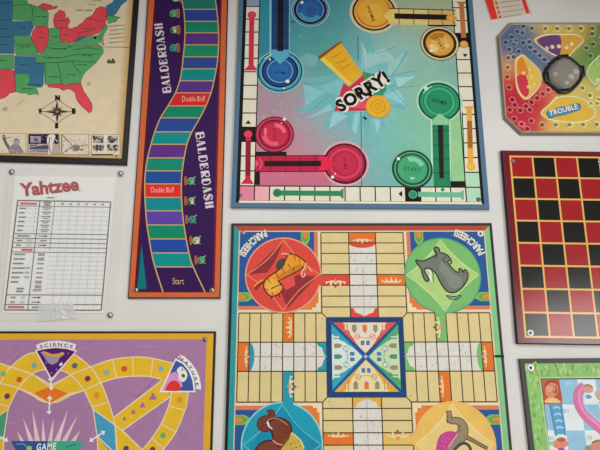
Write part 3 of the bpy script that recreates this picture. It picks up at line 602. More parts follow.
p.poly([(423, 87.5), (426.5, 86), (428.5, 90), (425, 91)], '#b8d0c0', 4.2); p.poly([(432.2, 120), (439.4, 113.6), (448.4, 120), (448.4, 125.2), (432.2, 125.2)], '#7db78c', 4.4); p.done()
p = disc('start_circle', (412.3, 169.3), [(20.4, '#16412c'), (18.4, '#2f7a54'), (17.8, '#7ab596'), (17.2, '#1a4e36'), (15.2, '#256a48'), (14.6, '#3f9468'), (10, '#3a9066')], [(8, 13, '#6fb890', 20, 110)], 'START', '#1f6040', 10, 16, 3); p.circ((398.3, 159), 1.7, '#d6e6da', 4.2); p.poly([(409, 177.6), (415.5, 177.6), (412.2, 180.2)], '#8fc4a4', 4.2); p.done()
# centre emblem
p = th.part('centre_emblem', PRINT, lay=6, label='yellow pawn on red and green shapes')
p.poly([(363, 72), (372, 74), (386, 76), (386.5, 90), (381, 98), (370, 97), (358, 84)], '#2a8a5c'); p.poly([(343.5, 83), (349, 87), (364, 74.5), (366, 92), (372, 96), (367, 110.8), (334.2, 111.4)], '#bb2c42', .3); p.poly([(346, 100), (364, 96), (366, 109), (352, 108)], '#d04a60', .5)
p.poly([(319.6, 60.2), (317.6, 57), (340, 41.5), (342.5, 43)], '#7c4c1c', .6); p.poly([(341, 43.2), (363, 74.5), (349, 86), (319.8, 59.6)], '#cf9c22', .8); p.poly([(319.8, 59.6), (324, 57), (351.5, 84), (349, 86)], '#e0b848', 1)
for a, b in (((331, 58), (340, 53)), ((336, 63), (346, 59)), ((341, 69), (350, 64))): p.line([a, ((a[0] + b[0]) / 2, (a[1] + b[1]) / 2 + 1), b], 1, '#a87416', 1.2, 3)
p.circ((378.2, 106.9), 12.6, '#b8801c', 1); p.circ((378, 106.4), 12, '#d39f28', 1.2); p.ring((378, 106.6), 6.6, 7.4, '#b98420', 1.5); p.ring((378, 106.6), 2.6, 3.4, '#b98420', 1.5)
p.blob([(362.6, 116.5), (366.5, 118), (366, 120), (364.6, 119.5)], '#151515', .3); p.done()
p = th.part('title_lettering', PRINT, lay=8, label='tilted black title with white outline')
Ux, Uy = 49.5, -31.5
p.poly([(341.5, 112), (337.5, 105.5), (384, 76), (388.5, 82)], '#d3cdc4', -.5)
for b, cc, dl in ((.15, '#d3cdc4', 0), (.05, '#100e0a', .8)):
    p.text('SORRY!', (340.8, 112.3), (Ux + (0 if b > .1 else 0), Uy), (-6.6, -9.6), cc, dl, b, 1.16)
p.done()
screw(th, (478.4, 199.6), 2.4, '#6f7a72'); screw(th, (241.2, 195.5), 1.8, '#7a9a72')
# ---------------------------------------------------------------- cross shaped pachisi board
X0, Z0, SCL, ROT = 0.11223, 0.03265, 0.01915, 0.00134
def B(u, v): u *= SCL; v *= SCL; return (X0 + u * cos(ROT) - v * sin(ROT), Z0 + u * sin(ROT) + v * cos(ROT))
th = Thing('game_board', 'cross and circle race board with four animal medallions around a palace centre', 'board game', (367, 505), 0.007, 0.76)
h = 12.35
th.part('backing_board', EDGE, f=B).slab([(-h, h), (h, h), (h, -h), (-h, -h)], '#15130f').done()
p = th.part('outer_border', PRINT, lay=1.5, f=B, label='border with a different colour on each side')
a, b = 12.08, 11.6
band(p, [(-a, a), (a, a), (a, -a), (-a, -a)], [(-b, b), (b, b), (b, -b), (-b, -b)], ['#a9493c', '#7dbd86', '#cf9a30', '#2f9199'])
p.poly([(-b, b), (b, b), (b, -b), (-b, -b)], '#d9c49c', 0); p.done()
s0, b0, a0 = 3.413, 3.873, 1.266; R8 = s0 + 8
def rt(k):      # quarter turns clockwise of the canonical top arm
    c_, s_ = ((1, 0), (0, -1), (-1, 0), (0, 1))[k]
    return lambda u, v: B(u * c_ - v * s_, u * s_ + v * c_)
ACC = ['#d2493f', '#74b269', '#d9a948', '#2b94a6']
CR, WH, LN = '#d2c18b', '#d2cfc7', '#42301c'
ORG = '#d9722e'
def lotus(p, cx, cy, col, col2=None, sx=1.0, dl=1, tall=.36):
    for dx, hh in ((-.75, .5), (-.4, .85), (0, 1.2), (.4, .85), (.75, .5)):
        p.poly([(cx + dx * sx - .17, cy - .2), (cx + dx * sx + .17, cy - .2), (cx + dx * 1.15 * sx + .03, cy - .2 + tall * hh + .05), (cx + dx * 1.15 * sx - .03, cy - .2 + tall * hh + .05)], col, dl)
    p.poly([(cx - .8 * sx, cy - .3), (cx + .8 * sx, cy - .3), (cx + .5 * sx, cy - .12), (cx - .5 * sx, cy - .12)], col, dl)
    if col2: p.poly([(cx - .2, cy - .25), (cx + .2, cy - .25), (cx, cy + .1)], col2, dl + .4)
for k in range(4):
    f = rt(k)
    p = th.part('arm_path', PRINT, lay=3, f=f, label='one arm of the cross, cream squares')
    p.poly([(-s0, s0), (s0, s0), (b0, b0), (b0, R8), (-b0, R8), (-b0, b0)], CR)
    p.rect(-a0, s0, a0, R8, WH, .3)
    for i in range(45): p.circ((R.uniform(-a0 + .15, a0 - .15), R.uniform(s0 + 1.1, R8 - 1.5)), R.uniform(.04, .09), '#b5b2aa', .5, 6)
    p.rect(-a0, R8 - 1, a0, R8, ORG, .6)
    acc = ACC[k]
    p.poly([(-a0, R8 - 1)] + [(a0 * math.sin(t * pi / 20), R8 - 1 - .48 * cos(t * pi / 20)) for t in range(-10, 11)] + [(a0, R8 - 1)], acc, .6)
    p.poly([(-a0, s0), (-a0, s0 + .95), (-.95, s0 + .85), (-.8, s0 + .5), (-.35, s0 + .35), (0, s0 + .15), (.35, s0 + .35), (.8, s0 + .5), (.95, s0 + .85), (a0, s0 + .95), (a0, s0)], acc, .6)
    # left path square joins the home medallion; right one is a safe square
    L_ = [1, -1, -1, -1][k] if False else 1
    side = (1, 1, 1, 1)[k]
    lc = {0: (-1, ACC[0]), 1: (-1, ACC[1]), 2: (-1, '#dcb45e'), 3: (-1, ACC[3])}[k]
    sg, cc = lc
    p.rect(-b0 - .05, s0 + 3, -a0, s0 + 4, cc, .6); p.rect(a0, s0 + 3, b0, s0 + 4, ORG, .6)
    for j in range(1, 9): p.line([(-b0, s0 + j), (b0, s0 + j)], .95, LN, .9)
    for u in (-b0, -a0, a0, b0): p.line([(u, s0 + (0.45 if abs(u) > 3 else 0)), (u, R8)], 1.0, LN, .9)
    p.line([(-b0, s0 + 4), (-b0, s0 + 3)], 1.2, cc, 1.1)
    p.line([(-s0, s0), (-b0 - .0, b0 + .0)], .9, LN, .9)
    p.line([(-s0 - .5, s0 - .1), (-b0 + .1, b0 - .5)], .7, '#c0683a', 1)
    ap = p.done()
    q = th.part('lotus_motif', PRINT, parent=ap, lay=8, f=f); lotus(q, 0, R8 - .5, '#eec3a0', None, 1.0, 0, -.36 if k in (0, 2, 1, 3) else .36); q.done()
    q = th.part('lotus_motif', PRINT, parent=ap, lay=8, f=f); lotus(q, (a0 + b0) / 2, s0 + 3.5, '#eec3a0', None, 1.0, 0, .36 if k in (0, 3) else -.36); q.done()
    q = th.part('lotus_motif', PRINT, parent=ap, lay=8, f=f); lotus(q, -(a0 + b0) / 2, s0 + 3.55, '#efc9a6' if k != 3 else '#ecc8a0', '#e08a58', 1.0, 0, -.6)
    q.poly([(-(a0 + b0) / 2 - .22, s0 + 3.1), (-(a0 + b0) / 2, s0 + 2.7), (-(a0 + b0) / 2 + .22, s0 + 3.1)], '#8a5a30', .3); q.done()
# medallions: centre, then colours
MED = [(-7.4, 7.4, '#d2493f', '#e89880', 0), (7.35, 7.35, '#74b269', '#5a9a7c', 1), (7.45, -7.35, '#dcb45e', '#e0ae62', 2), (-7.42, -7.38, '#2395ac', '#8cc8cc', 3)]
for (u, v, col, rim, k) in MED:
    su, sv = (1 if u > 0 else -1), (1 if v > 0 else -1)
    p = th.part('corner_panel', PRINT, lay=3, f=B, label='blue corner panel with orange inner corner')
    x0, x1 = b0 + .12, 11.5; xi = 4.52
    m_ = lambda q: [(su * x, sv * y) for x, y in q]
    p.poly(m_([(x0, x0), (x1, x0), (x1, x1), (x0, x1)]), '#e6d0b4')
    p.poly(m_([(x0 + .17, x0 + .17), (x1, x0 + .17), (x1, x1), (x0 + .17, x1)]), '#cf7a58', .3)
    p.poly(m_([(xi, xi), (x1, xi), (x1, x1), (xi, x1)]), '#2a5592', .6)
    p.poly(m_([(xi - .35, xi - .35), (8, xi - .35), (8, xi), (xi, 8), (xi - .35, 8)]), '#d97a3a', .8)
    p.poly(m_([(x0, x0), (x0 + .75, x0), (x0 + .75, x0 + .38), (x0 + .38, x0 + .38), (x0 + .38, x0 + .75), (x0, x0 + .75)]), '#ecd2ae', 1.1)
    for (ax, ay, ho) in ((5.35, 11.5, 0), (11.5, 5.35, 1)):
        for w_, l_, cc in ((.42, 1.3, '#7fae52'), (.28, .95, '#4f9a54'), (.2, .7, '#d8803a')):
            pts = [(-w_, 0), (w_, 0), (w_, -l_ * .62), (w_ * .35, -l_), (-w_ * .35, -l_), (-w_, -l_ * .62)]
            p.poly(m_([(ax + a_, ay + b_) if not ho else (ax + b_, ay + a_) for a_, b_ in pts]), cc, 1.1 + (.5 - w_) * 2)
    if k in (0, 1):
        n_ = 9; word = 'PARCHEESI'
        vs_, fs_, wd, tx0, tx1 = textmesh(word, .045, 1.05)
        a_0, a_1 = ((112, 155) if k == 0 else (27, 71))
        for fa in fs_:
            pts = []
            for i in fa:
                tt = (vs_[i][0] - tx0) / (tx1 - tx0); ang = radians(a_0 + (a_1 - a_0) * tt); rr = 5.45 - vs_[i][1] * 0.0 - (vs_[i][1] - 1) * .9 - .9
                rr = 4.62 - vs_[i][1] * .66
                pts.append((u + rr * cos(ang), v + rr * sin(ang)))
            p.poly(pts, '#d8d2c4', 1.4)
    p.done()
    p = th.part('home_medallion', PRINT, lay=7, f=B, label={'#d2493f': 'red medallion with an orange tiger', '#74b269': 'green medallion with a grey beast', '#dcb45e': 'yellow medallion with a camel', '#2395ac': 'blue medallion with a brown elephant'}[col])
    p.circ((u, v), 3.55, rim, 0, 56); p.circ((u, v), 3.42, col, .3, 56)
    # link to the arm
    c_, s_ = ((1, 0), (0, -1), (-1, 0), (0, 1))[k]
    g = rt(k)
    p.poly([(-b0 - .6, s0 + 3.04), (-b0 + .1, s0 + 3.04), (-b0 + .1, s0 + 3.96), (-b0 - .6, s0 + 3.96)], col, .5, g)
    if k == 0:
        p.poly([(u - 3.3, v), (u, v + 3.2), (u - .8, v + 1.2), (u - 1.5, v + .2)], '#8c3036', .6); p.poly([(u + 3.1, v - .2), (u + .4, v - 3.1), (u - .5, v - 1), (u + 1.4, v)], '#8c3036', .6); p.poly([(u - 1.2, v - .4), (u + 1, v + .3), (u + 1.1, v - 1), (u + .3, v - 1.4)], '#d5504a', .9)
    if k == 1: p.poly([(u - 3.2, v), (u, v + 3.1), (u + 3.2, v), (u, v - 3.1)], '#a5c77a', .6)
    if k == 2: p.poly([(u - 3.2, v), (u, v + 3.1), (u + 3.2, v), (u, v - 3.1)], '#dcc07c', .6)
    if k == 3: p.poly([(u - 3.2, v - .6), (u, v + 3.1), (u + 3.2, v), (u, v - 3.1)], '#1d86a8', .6)
    for q_ in ([(-3.35, 0), (0, 3.3)], [(0, 3.3), (3.35, 0)], [(3.35, 0), (0, -3.3)], [(0, -3.3), (-3.35, 0)]):
        (c1, d1), (c2, d2) = q_; mx_, my_ = (c1 + c2) * .44, (d1 + d2) * .44
        p.line([(u + c1, v + d1), (u + mx_, v + my_), (u + c2, v + d2)], .9, {0: '#e08a66', 1: '#bcd59a', 2: '#e6cf94', 3: '#5fb6c4'}[k], 1, 4)
    md = p.done()
    q = th.part('printed_animal', PRINT, parent=md, lay=10, label=('orange striped tiger', 'grey horned beast', 'brown camel with a pink saddle', 'brown elephant with a yellow blanket')[k])
    def fig(pts, col, line_='#3a2a20', dl=0, n=4, lw=1.3): q.blob(pts, col, dl, n); q.line(pts, lw, line_, dl + .3, n, closed=True)
    if k == 0:
        q.blob([(277, 263), (280, 259.5), (285, 258.5), (287, 262), (285, 267), (280, 270), (276, 268)], '#3b4a48', -.3)
        fig([(289, 254.5), (295, 255), (301, 258.5), (305.5, 262.5), (303, 267), (298, 271), (291, 274.5), (284, 278), (278.5, 281), (281, 284), (283, 287.5), (281, 292), (276, 295.5), (270, 296), (265.5, 291), (263.5, 286), (265, 281), (270, 276), (277, 271.5), (283, 266), (286, 259)], '#dd9430', '#5d2c18')
        q.blob([(283, 278), (291, 274), (298, 270.5), (302, 267), (300, 264), (292, 268), (284, 272), (276, 277), (279, 280)], '#c47a26', .35); q.blob([(266, 284), (270, 279), (276, 281), (280, 286), (277, 291), (270, 293), (266, 290)], '#e8a84a', .35)
        q.line([(303, 264), (306, 268), (304, 271)], 2.2, '#c47a26', .3, 3); q.line([(273, 296), (271, 299)], 1.2, '#7d2a2e', .3); q.line([(279, 294), (280, 297)], 1.2, '#7d2a2e', .3)
        q.line([(264, 282), (260, 284.5), (255, 289.5)], 3, '#8a3428', 0, 3); q.line([(263, 279.5), (258, 283), (254, 286.5)], 1.2, '#e0a060', .6, 3)
        q.line([(281, 284.5), (276, 286.5), (271, 289)], 1, '#6a3018', .6, 3)
        for a_, b_ in (((294, 256), (296, 261)), ((299, 259), (299.5, 264)), ((288, 264), (291, 269)), ((282, 268), (285, 274)), ((276, 273), (279, 279)), ((293, 268), (295, 272)), ((268, 279), (271, 284)), ((266, 289), (269, 291)), ((272, 292), (273, 295))): q.line([a_, b_], .9, '#6a3018', .7, 0, w2=.4)
        q.line([(306, 263), (304.5, 268), (301.5, 273), (302.5, 277), (305, 275.5), (304, 273)], 1, '#e8c4b0', .8, 3); q.line([(308, 266), (310, 270), (312, 272)], .8, '#e8b8a4', .8); q.line([(281, 254.5), (285, 253.5), (289, 255)], .9, '#e8c4a0', .8, 3); q.line([(289, 297), (287, 293)], .9, '#7d2a2e', .3)
    if k == 1:
        fig([(415.8, 260.2), (422, 261.2), (428, 259), (433, 256.5), (436, 254.5), (434, 250), (435.5, 247.2), (438.6, 248.2), (440, 252.5), (444, 253.5), (448.5, 256.5), (450, 260), (447.5, 262), (450.5, 266.5), (455, 271), (458.5, 272.5), (459, 268.6), (462, 270), (463, 272.5), (465, 269.6), (468, 274), (466.5, 281), (461.5, 288), (455, 292.3), (448, 292), (443, 287), (439, 280), (436, 274), (431, 269.3), (426, 268.5), (424, 270.5), (427, 276), (428.8, 280.5), (425.5, 281), (422.5, 275), (421, 269), (418, 265)], '#6c766c', '#2f342f', 0, 3)
        q.blob([(441, 262), (447, 267), (453, 274), (460, 278), (462, 284), (455, 289), (449, 286), (444, 277), (439, 269)], '#7b867b', .35); q.line([(435.5, 251), (437, 256), (434, 258)], .8, '#2f342f', .7, 3); q.line([(446.5, 257), (443, 259), (445, 263)], .8, '#2f342f', .7, 3); q.line([(449.6, 258), (451.5, 262), (449.8, 264)], 1.6, '#4d564e', .5, 3)
        q.line([(428, 269.5), (430.5, 273), (430, 277), (432, 281)], 1.8, '#dfe2d8', .6, 3); q.line([(431, 269.5), (433, 274), (433, 279), (434, 282)], .7, '#2f342f', .7, 3)
        q.line([(446, 295.5), (450, 299), (456, 299.5), (461.3, 295.5), (454, 296.5), (446, 295.5)], .8, '#2f342f', .6, 3); q.blob([(447, 296), (452, 298.6), (458, 297.6), (453, 296.6)], '#7d877c', .3)
        for a_ in ((466.5, 272), (467.3, 276), (460, 270.5)): q.circ(a_, 1.3, '#7a5a50', .6)
    if k == 2:
        q.f = N
        q.line([(448.6, 410.5), (449.2, 416), (450.5, 420.5), (456, 420.6), (461.5, 423), (463.8, 429), (462, 436), (457, 441), (450, 447), (444, 456)], 4.4, '#4a4030', 0, 5, w2=11); q.line([(448.6, 411), (449.2, 416), (450.5, 420.5), (456, 420.6), (461.5, 423), (463.8, 429), (462, 436), (457, 441), (450, 447), (444, 456)], 2.9, '#8f8268', .4, 5, w2=9.5)
        q.line([(450, 420.5), (446.5, 421.5)], 3, '#5a4e3a', .3); q.line([(463, 436), (470, 439), (478, 443.5), (487.5, 448.5)], 4.2, '#4a4030', 0, 4, w2=3); q.line([(463, 436), (470, 439), (478, 443.5), (487.5, 448.5)], 2.8, '#8f7456', .4, 4, w2=1.6)
        q.line([(454, 450), (459, 445), (464, 443), (469, 446), (471, 452)], 2.6, '#3f4650', .5, 4); q.blob([(436, 454), (436.5, 445), (439, 437), (444, 432.6), (451, 431), (457.6, 433.6), (453, 440), (448, 447), (447, 456)], '#b8458a', .9)
        q.line([(457.6, 433.6), (453, 440), (448, 447)], .8, '#e0a8b0', 1.2, 3); q.line([(458, 424), (458, 430), (455, 434)], 1.2, '#6d604a', .8, 3)
        q.blob([(432, 456), (440, 450), (452, 450), (456, 458), (452, 470), (440, 472), (433, 466)], '#8f8268', .2)
        for i in range(12): q.circ((440 + (i * 5) % 13, 435 + (i * 7) % 15), .6, '#d27aae', 1.3, 6)
    if k == 3:
        q.f = N
        tr = [(267.6, 413.6), (271.2, 412.4), (272.3, 416), (269.5, 418.6), (264.5, 419), (260.8, 422), (261.3, 426.5), (265.5, 428), (270, 426)]
        q.line(tr, 5.4, '#3c201a', 0, 4, w2=7.4); q.line(tr, 4, '#763d2e', .4, 4, w2=6)
        fig([(268, 423.5), (272, 419.5), (278, 417.8), (285, 419.5), (290, 424), (291.5, 431), (290, 438), (287, 445), (280, 446), (274, 441.5), (272.5, 435), (270, 428)], '#743c2c', '#3c201a', .7)
        fig([(255, 452), (258.5, 445.5), (264, 441.5), (271, 440.5), (277, 443), (282, 446), (290, 447), (300, 450), (303, 458), (300, 468), (285, 472), (268, 470), (258, 462)], '#783f30', '#3c201a', -.3)
        q.blob([(291.5, 432.5), (296, 436), (301, 441), (304, 448), (304.5, 458), (292, 462), (281, 458), (281, 450), (285, 444), (289, 439)], '#bfa850', 1.1)
        q.line([(291.5, 432.5), (296, 436), (301, 441), (304, 448)], 1.1, '#d8cf8c', 1.5, 3)
        for i in range(16): q.circ((285 + (i * 5.3) % 17, 440 + (i * 3.7) % 16), .8, '#8f7a2c', 1.4, 6)
        q.line([(272.6, 440), (277, 443.5), (282.5, 445)], 1.4, '#c98c70', 1.2, 3); q.line([(267.6, 421.5), (269, 426), (272.4, 429)], 2, '#e8e4dc', 1.3, 3, w2=.8); q.line([(267, 421), (273, 418), (280, 419.6), (288, 425)], .8, '#b8806a', 1.3, 3)
    q.done()
# centre palace square
p = th.part('centre_square', PRINT, lay=8, f=B, label='blue centre square with four palace triangles')
z = s0 - .02; p.rect(-z, -z, z, z, '#24406f')
for k in range(4):
    f = rt(k); p.f = f
    A = ('#d2584a', '#4aa866', '#d9a040', '#2f9fb4')[k]; W_ = ('#d8cfbc', '#c0cfae', '#dccfa0', '#cfd8d2')[k]; W2 = ('#c8786a', '#5a8a6c', '#b88a50', '#4a9a98')[k]
    p.poly([(-3.0, 3.0), (3.0, 3.0), (0, .1)], ('#1f4a8c', '#2f6a9c', '#2f5f98', '#2a6fae')[k], .3)
    p.poly([(-2.85, 3.02), (2.85, 3.02), (1.7, 1.9), (.5, .75), (0, .25), (-.5, .75), (-1.7, 1.9)], A, .6)
    p.poly([(-1.95, 3.0), (1.95, 3.0), (1.8, 2.35), (1.45, 2.3), (1.3, 1.9), (1.05, 1.6), (.85, 1.25), (.55, .85), (0, .3), (-.55, .85), (-.85, 1.25), (-1.05, 1.6), (-1.3, 1.9), (-1.45, 2.3), (-1.8, 2.35)], W_, .9)
    for x_ in (-1.85, -1.6, 1.6, 1.85): p.rect(x_ - .05, 2.0 if abs(x_) < 1.7 else 2.25, x_ + .05, 2.85, W2, 1.2)
    for x_ in (-.95, 0, .95): p.poly([(x_ - .2, 2.8), (x_ - .2, 2.3), (x_, 2.05), (x_ + .2, 2.3), (x_ + .2, 2.8)], ('#d2784a' if k in (0, 2) else '#3f8f70') if x_ == 0 else '#8f8a6a', 1.2); 
    p.rect(-.4, 1.0, -.08, 1.4, '#4a78a0', 1.2); p.rect(.08, 1.0, .4, 1.4, '#4a78a0', 1.2)
    for x_ in (-.7, .7): p.circ((x_, 1.75), .22, '#f0ead8' if k % 2 else '#d8c8a8', 1.2, 12); p.ring((x_, 1.75), .2, .26, W2, 1.3, 12)
    p.line([(-.9, 1.85), (0, 1.62), (.9, 1.85)], .6, W2, 1.3, 3)
p.f = B
for (a_, b_) in (((-z, z), (z, -z)), ((z, z), (-z, -z))): p.line([a_, b_], 1.7, '#25508f', 1.0)
for q_ in ([(-z, z), (z, z)], [(z, z), (z, -z)], [(z, -z), (-z, -z)], [(-z, -z), (-z, z)]): p.line(q_, 2.2, '#24426f', 1.1)
p.circ((0, .0), .16, '#9fb4c4', 1.6, 10); p.done()
p = th.part('fold_crease', PRINT, lay=14, f=B, label='faint crease across the middle'); p.line([(-12.0, 0.02), (-3.4, .02)], .55, '#8f8c80'); p.line([(3.4, .02), (12.0, .02)], .55, '#8f8c80'); p.line([(11.5, .02), (12.34, .02)], 2, '#232c20', .2); p.line([(0, 3.4), (0, 8)], .35, '#a5a195'); p.line([(0, -3.4), (0, -11)], .35, '#a5a195'); p.done()
screw(th, (243.2, 232.6), 2.4, '#c4c2b8'); screw(th, (480.3, 233.8), 2.7, washer=True)
# ---------------------------------------------------------------- purple quiz board, lower left
th = Thing('game_board', 'purple quiz board with yellow curved tracks and picture wedges in a gold border', 'board game', (60, 600), 0.006, 0.68)
BQ = [(-119, 331.3), (215.8, 331.3), (206, 640), (-124, 640)]
th.part('backing_board', EDGE).slab(BQ, '#1d150c').done()
G_ = [(-118, 333.6), (213.6, 333.4), (204, 638), (-123, 638)]; G2_ = [(-109, 340), (206.6, 339.3), (197.5, 628), (-114, 628)]
p = th.part('gold_border', PRINT, lay=1.5); band(p, G_, G2_, ['#c99a2c'] * 4); p.done()
PU, YE, PL = '#9b7297', '#cfa82a', '#dcbf9c'
p = th.part('playing_face', PRINT, lay=1.5)
p.poly([G2_[0], G2_[1], G2_[2], G2_[3]], '#987095', 0)
for k in range(70):
    x, y = R.uniform(-20, 200), R.uniform(344, 520); a = R.uniform(0, pi); l = R.uniform(8, 26)
    x2 = min(x + l * cos(a), 200)
    p.line([(x, y), ((x + x2) / 2 + R.uniform(-2, 2), y + l * sin(a) / 2), (x2, y + l * sin(a))], .6, ('#a883a8', '#7f5484', '#a47aa2')[k % 3], .01)
p.done()
NT = [0]; OUTL = []
def track(name, outer, inner, lab=None):
    NT[0] += 1; p = th.part(name, PRINT, lay=4.5 + .55 * NT[0], label=lab)
    o_, i_ = smooth(outer, 5, False), smooth(inner, 5, False)
    n = 24
    def rs(q): return [q[round(k * (len(q) - 1) / n)] for k in range(n + 1)]
    o_, i_ = rs(o_), rs(i_)
    for k in range(n): s0_ = p.k; p.poly([o_[k], o_[k + 1], i_[k + 1], i_[k]], YE); p.k = s0_
    p.k += .05
    OUTL.append(o_); OUTL.append(i_); return p
m = lambda q: [(103.6 - x, y) for x, y in q]
# the two arms down from the science wedge
for mm in (lambda q: q, lambda q: [(101.6 - x, y) for x, y in q]):
    p = track('curved_track', mm([(64, 352.5), (73.5, 354), (82, 359.5), (91, 367.5), (97, 376), (103, 387), (108, 400), (112.5, 414), (115, 425.5), (117, 450), (116, 480)]), mm([(56, 370), (63, 371), (70.5, 375), (78, 382), (84.5, 391), (89, 400), (93, 409), (96, 422), (97.3, 436), (98, 455), (97, 480)]), 'yellow curved track')
    p.line(mm([(92, 407), (108.5, 402)]), 1.0, PL, .1); p.done()
    bl = th.part('coloured_space', PRINT, lay=8.5); c_ = '#3f8fb0' if mm([(0, 0)])[0][0] == 0 else '#3f8f70'
    bl.poly(mm([(93.3, 410), (115.3, 425.3), (116.5, 460), (98, 437)]), c_); bl.line(mm([(93, 409), (115.3, 425)]), 1.1, PL); bl.line(mm([(93.3, 410), (97.3, 436), (117, 455)]), 1.1, PL); bl.line(mm([(115.3, 425), (117, 452)]), 1.1, PL); bl.done()
# side tracks that cross under them
p = track('curved_track', [(34, 375), (47, 384.5), (54, 384.8), (71, 374.8), (92, 366.5), (104, 362), (116, 358.8), (135, 357), (152, 358.2), (174, 363.5)], [(36, 398), (45, 402), (58, 402), (70, 395.5), (84.5, 390.5), (96, 385), (104, 381.8), (118, 377.8), (134, 376.2), (150, 376.6), (166, 380.5)], 'yellow curved track')
for a, b in (((112.8, 360.3), (117, 378.3)), ((133, 357.3), (133.5, 376.5)), ((153, 358.6), (151, 377))): p.line([a, b], 1.0, PL, .1)
p.done()
p = track('curved_track', [(-70, 364), (-50, 358.5), (-30, 357), (-12, 359.5), (0, 363.2), (18, 369.2), (34, 375), (50, 384)], [(-66, 381), (-50, 376.8), (-30, 376.5), (-12, 379), (0, 383), (15, 387), (30, 394), (46, 402.5)], 'yellow curved track'); p.done()
p = th.part('coloured_space', PRINT, lay=9.2, label='orange diamond space')
p.poly([(33, 394), (50.3, 386.4), (68.6, 393.6), (50.5, 404)], '#cf6a24'); p.line([(22, 389.5), (33, 394), (50.5, 404), (68.6, 394), (84.5, 390.5)], 1.2, PL); p.line([(34, 375.5), (51, 385), (71, 375)], .9, PL)
p.poly([(38, 375), (46, 370.5), (52, 380), (58, 370.5), (69.5, 375.2), (52, 384)], '#987095', .3); p.done()
p = track('curved_track', [(188.5, 392), (186.4, 406), (184, 413), (176, 432), (164, 449), (150, 470)], [(171, 392), (170.3, 400), (168, 408), (161.4, 423.5), (152, 438), (142, 450.5), (128, 468)], 'yellow curved track')
for a, b in (((170.5, 406.3), (185, 410.3)), ((161.3, 423.4), (175.6, 432.2)), ((151.8, 438.4), (164.6, 449))): p.line([a, b], 1.0, PL, .1)
p.done()
p = th.part('track_outline', PRINT, lay=8, label='pale outlines of the curved tracks')
for q in OUTL: p.line(q, 1.2, PL)
p.done()
p = th.part('straight_track', PRINT, lay=8.2, label='yellow diagonal track with purple triangles')
p.poly([(114.5, 417), (164.4, 377.5), (170.5, 397), (123, 430.2), (115.3, 425.3)], YE); p.line([(114.5, 417), (161, 381)], 1.25, PL); p.line([(122.5, 430.5), (170.5, 396.6)], 1.25, PL)
p.poly([(115.3, 425.5), (122.3, 430.2), (143, 450), (150, 470), (117.5, 470)], YE, .2); p.line([(113, 423.5), (122.3, 430.2), (142, 449.5)], 1.25, PL, .3); p.line([(115.3, 425), (117.4, 452)], 1.2, PL, .3)
for x, y, r in ((124.7, 418.6, 2.2), (133.4, 411.7, 2.7), (142.7, 405, 3.2), (153, 396.6, 4)):
    p.poly([(x - r, y + r * .8), (x + r, y + r * .7), (x, y - r * 1.1)], '#93618f', .6)
p.done()
for x, y, c_ in ((34.5, 365.5, '#6f9aa0'), (3.3, 373.6, '#6fa572'), (19.6, 379.6, '#b8501e'), (74.9, 365.6, '#44616e'), (87.9, 378.6, '#742f3e'), (107, 372.6, '#7ea590'), (124.5, 368.8, '#c2501a'), (161.2, 369, '#6fa2a2'), (7.5, 396.2, '#55434e'), (97, 395, '#c9822a'), (180, 399.8, '#c9882c'), (163.2, 435.4, '#5f9c6a'), (152.8, 449.5, '#7a3340'), (126.2, 448.5, '#3f4a58')):
    p = th.part('coloured_dot', PRINT, lay=10); p.circ((x, y), 3.3, {'#7ea590': '#cfa040', '#c2501a': '#d88f34'}.get(c_, YE), 0, 18); p.circ((x, y), 2.8, c_, .3, 20); p.done()
def arrow2(a, b):
    p = th.part('white_arrow', PRINT, lay=11); d = hypot(b[0] - a[0], b[1] - a[1]); u = ((b[0] - a[0]) / d, (b[1] - a[1]) / d); v = (-u[1], u[0])
    p.line([a, b], 1.4, '#d8d2d4')
    for t, sg in ((a, -1), (b, 1)):
        p.poly([(t[0] + u[0] * 3.6 * sg, t[1] + u[1] * 3.6 * sg), (t[0] + v[0] * 3, t[1] + v[1] * 3), (t[0] - v[0] * 3, t[1] - v[1] * 3)], '#d8d2d4', .2)
    p.done()
arrow2((50, 399), (49.5, 411)); arrow2((92.5, 439.5), (102.5, 433)); arrow2((5.5, 439.5), (-5, 434)); arrow2((51, 380), (51.5, 387))
p = th.part('white_rays', PRINT, lay=4)
for tx, ty, bx, wd in ((17, 431, 22.5, 4), (23, 417.5, 31.5, 5), (32.5, 409.5, 37.6, 5.2), (43, 418, 43.8, 4.2), (54, 417.5, 50, 4.6), (68, 410, 57, 6), (77.5, 416, 64, 5.5), (80.5, 430, 73, 5)):
    p.poly([(tx, ty), (bx - wd / 2, 441.5), (bx + wd / 2, 441.5)], '#cfb4bc')
p.done()
p = th.part('centre_hub', PRINT, lay=6, label='blue and green centre panel')
p.poly([(11, 441), (48, 441), (48, 500), (35, 490), (17, 452)], '#2b4f80'); p.poly([(48, 441), (84.5, 441), (79, 452), (62, 490), (48, 500)], '#3c9a82')
p.line([(16, 444), (24, 444), (30, 450)], .8, '#6a8fb0', .3); p.line([(76, 444), (66, 447)], .8, '#1f6a60', .3); p.circ((29.5, 448.5), 2.6, '#8fb06c', .4); p.text('GAME', (36.5, 450.2), (19.5, -1), (0.6, -6.5), '#d4d8cc', .5, .03, 1.2); p.done()
q1 = [(-86.5, 392), (-84.4, 406), (-82, 413), (-74, 432), (-62, 449), (-48, 470)]; q2 = [(-69, 392), (-68.3, 400), (-66, 408), (-59.4, 423.5), (-50, 438), (-40, 450.5), (-26, 468)]
p = track('curved_track', q1, q2, 'yellow curved track'); p.line(q1, 1.2, PL, .3, 3); p.line(q2, 1.2, PL, .3, 3); p.done()
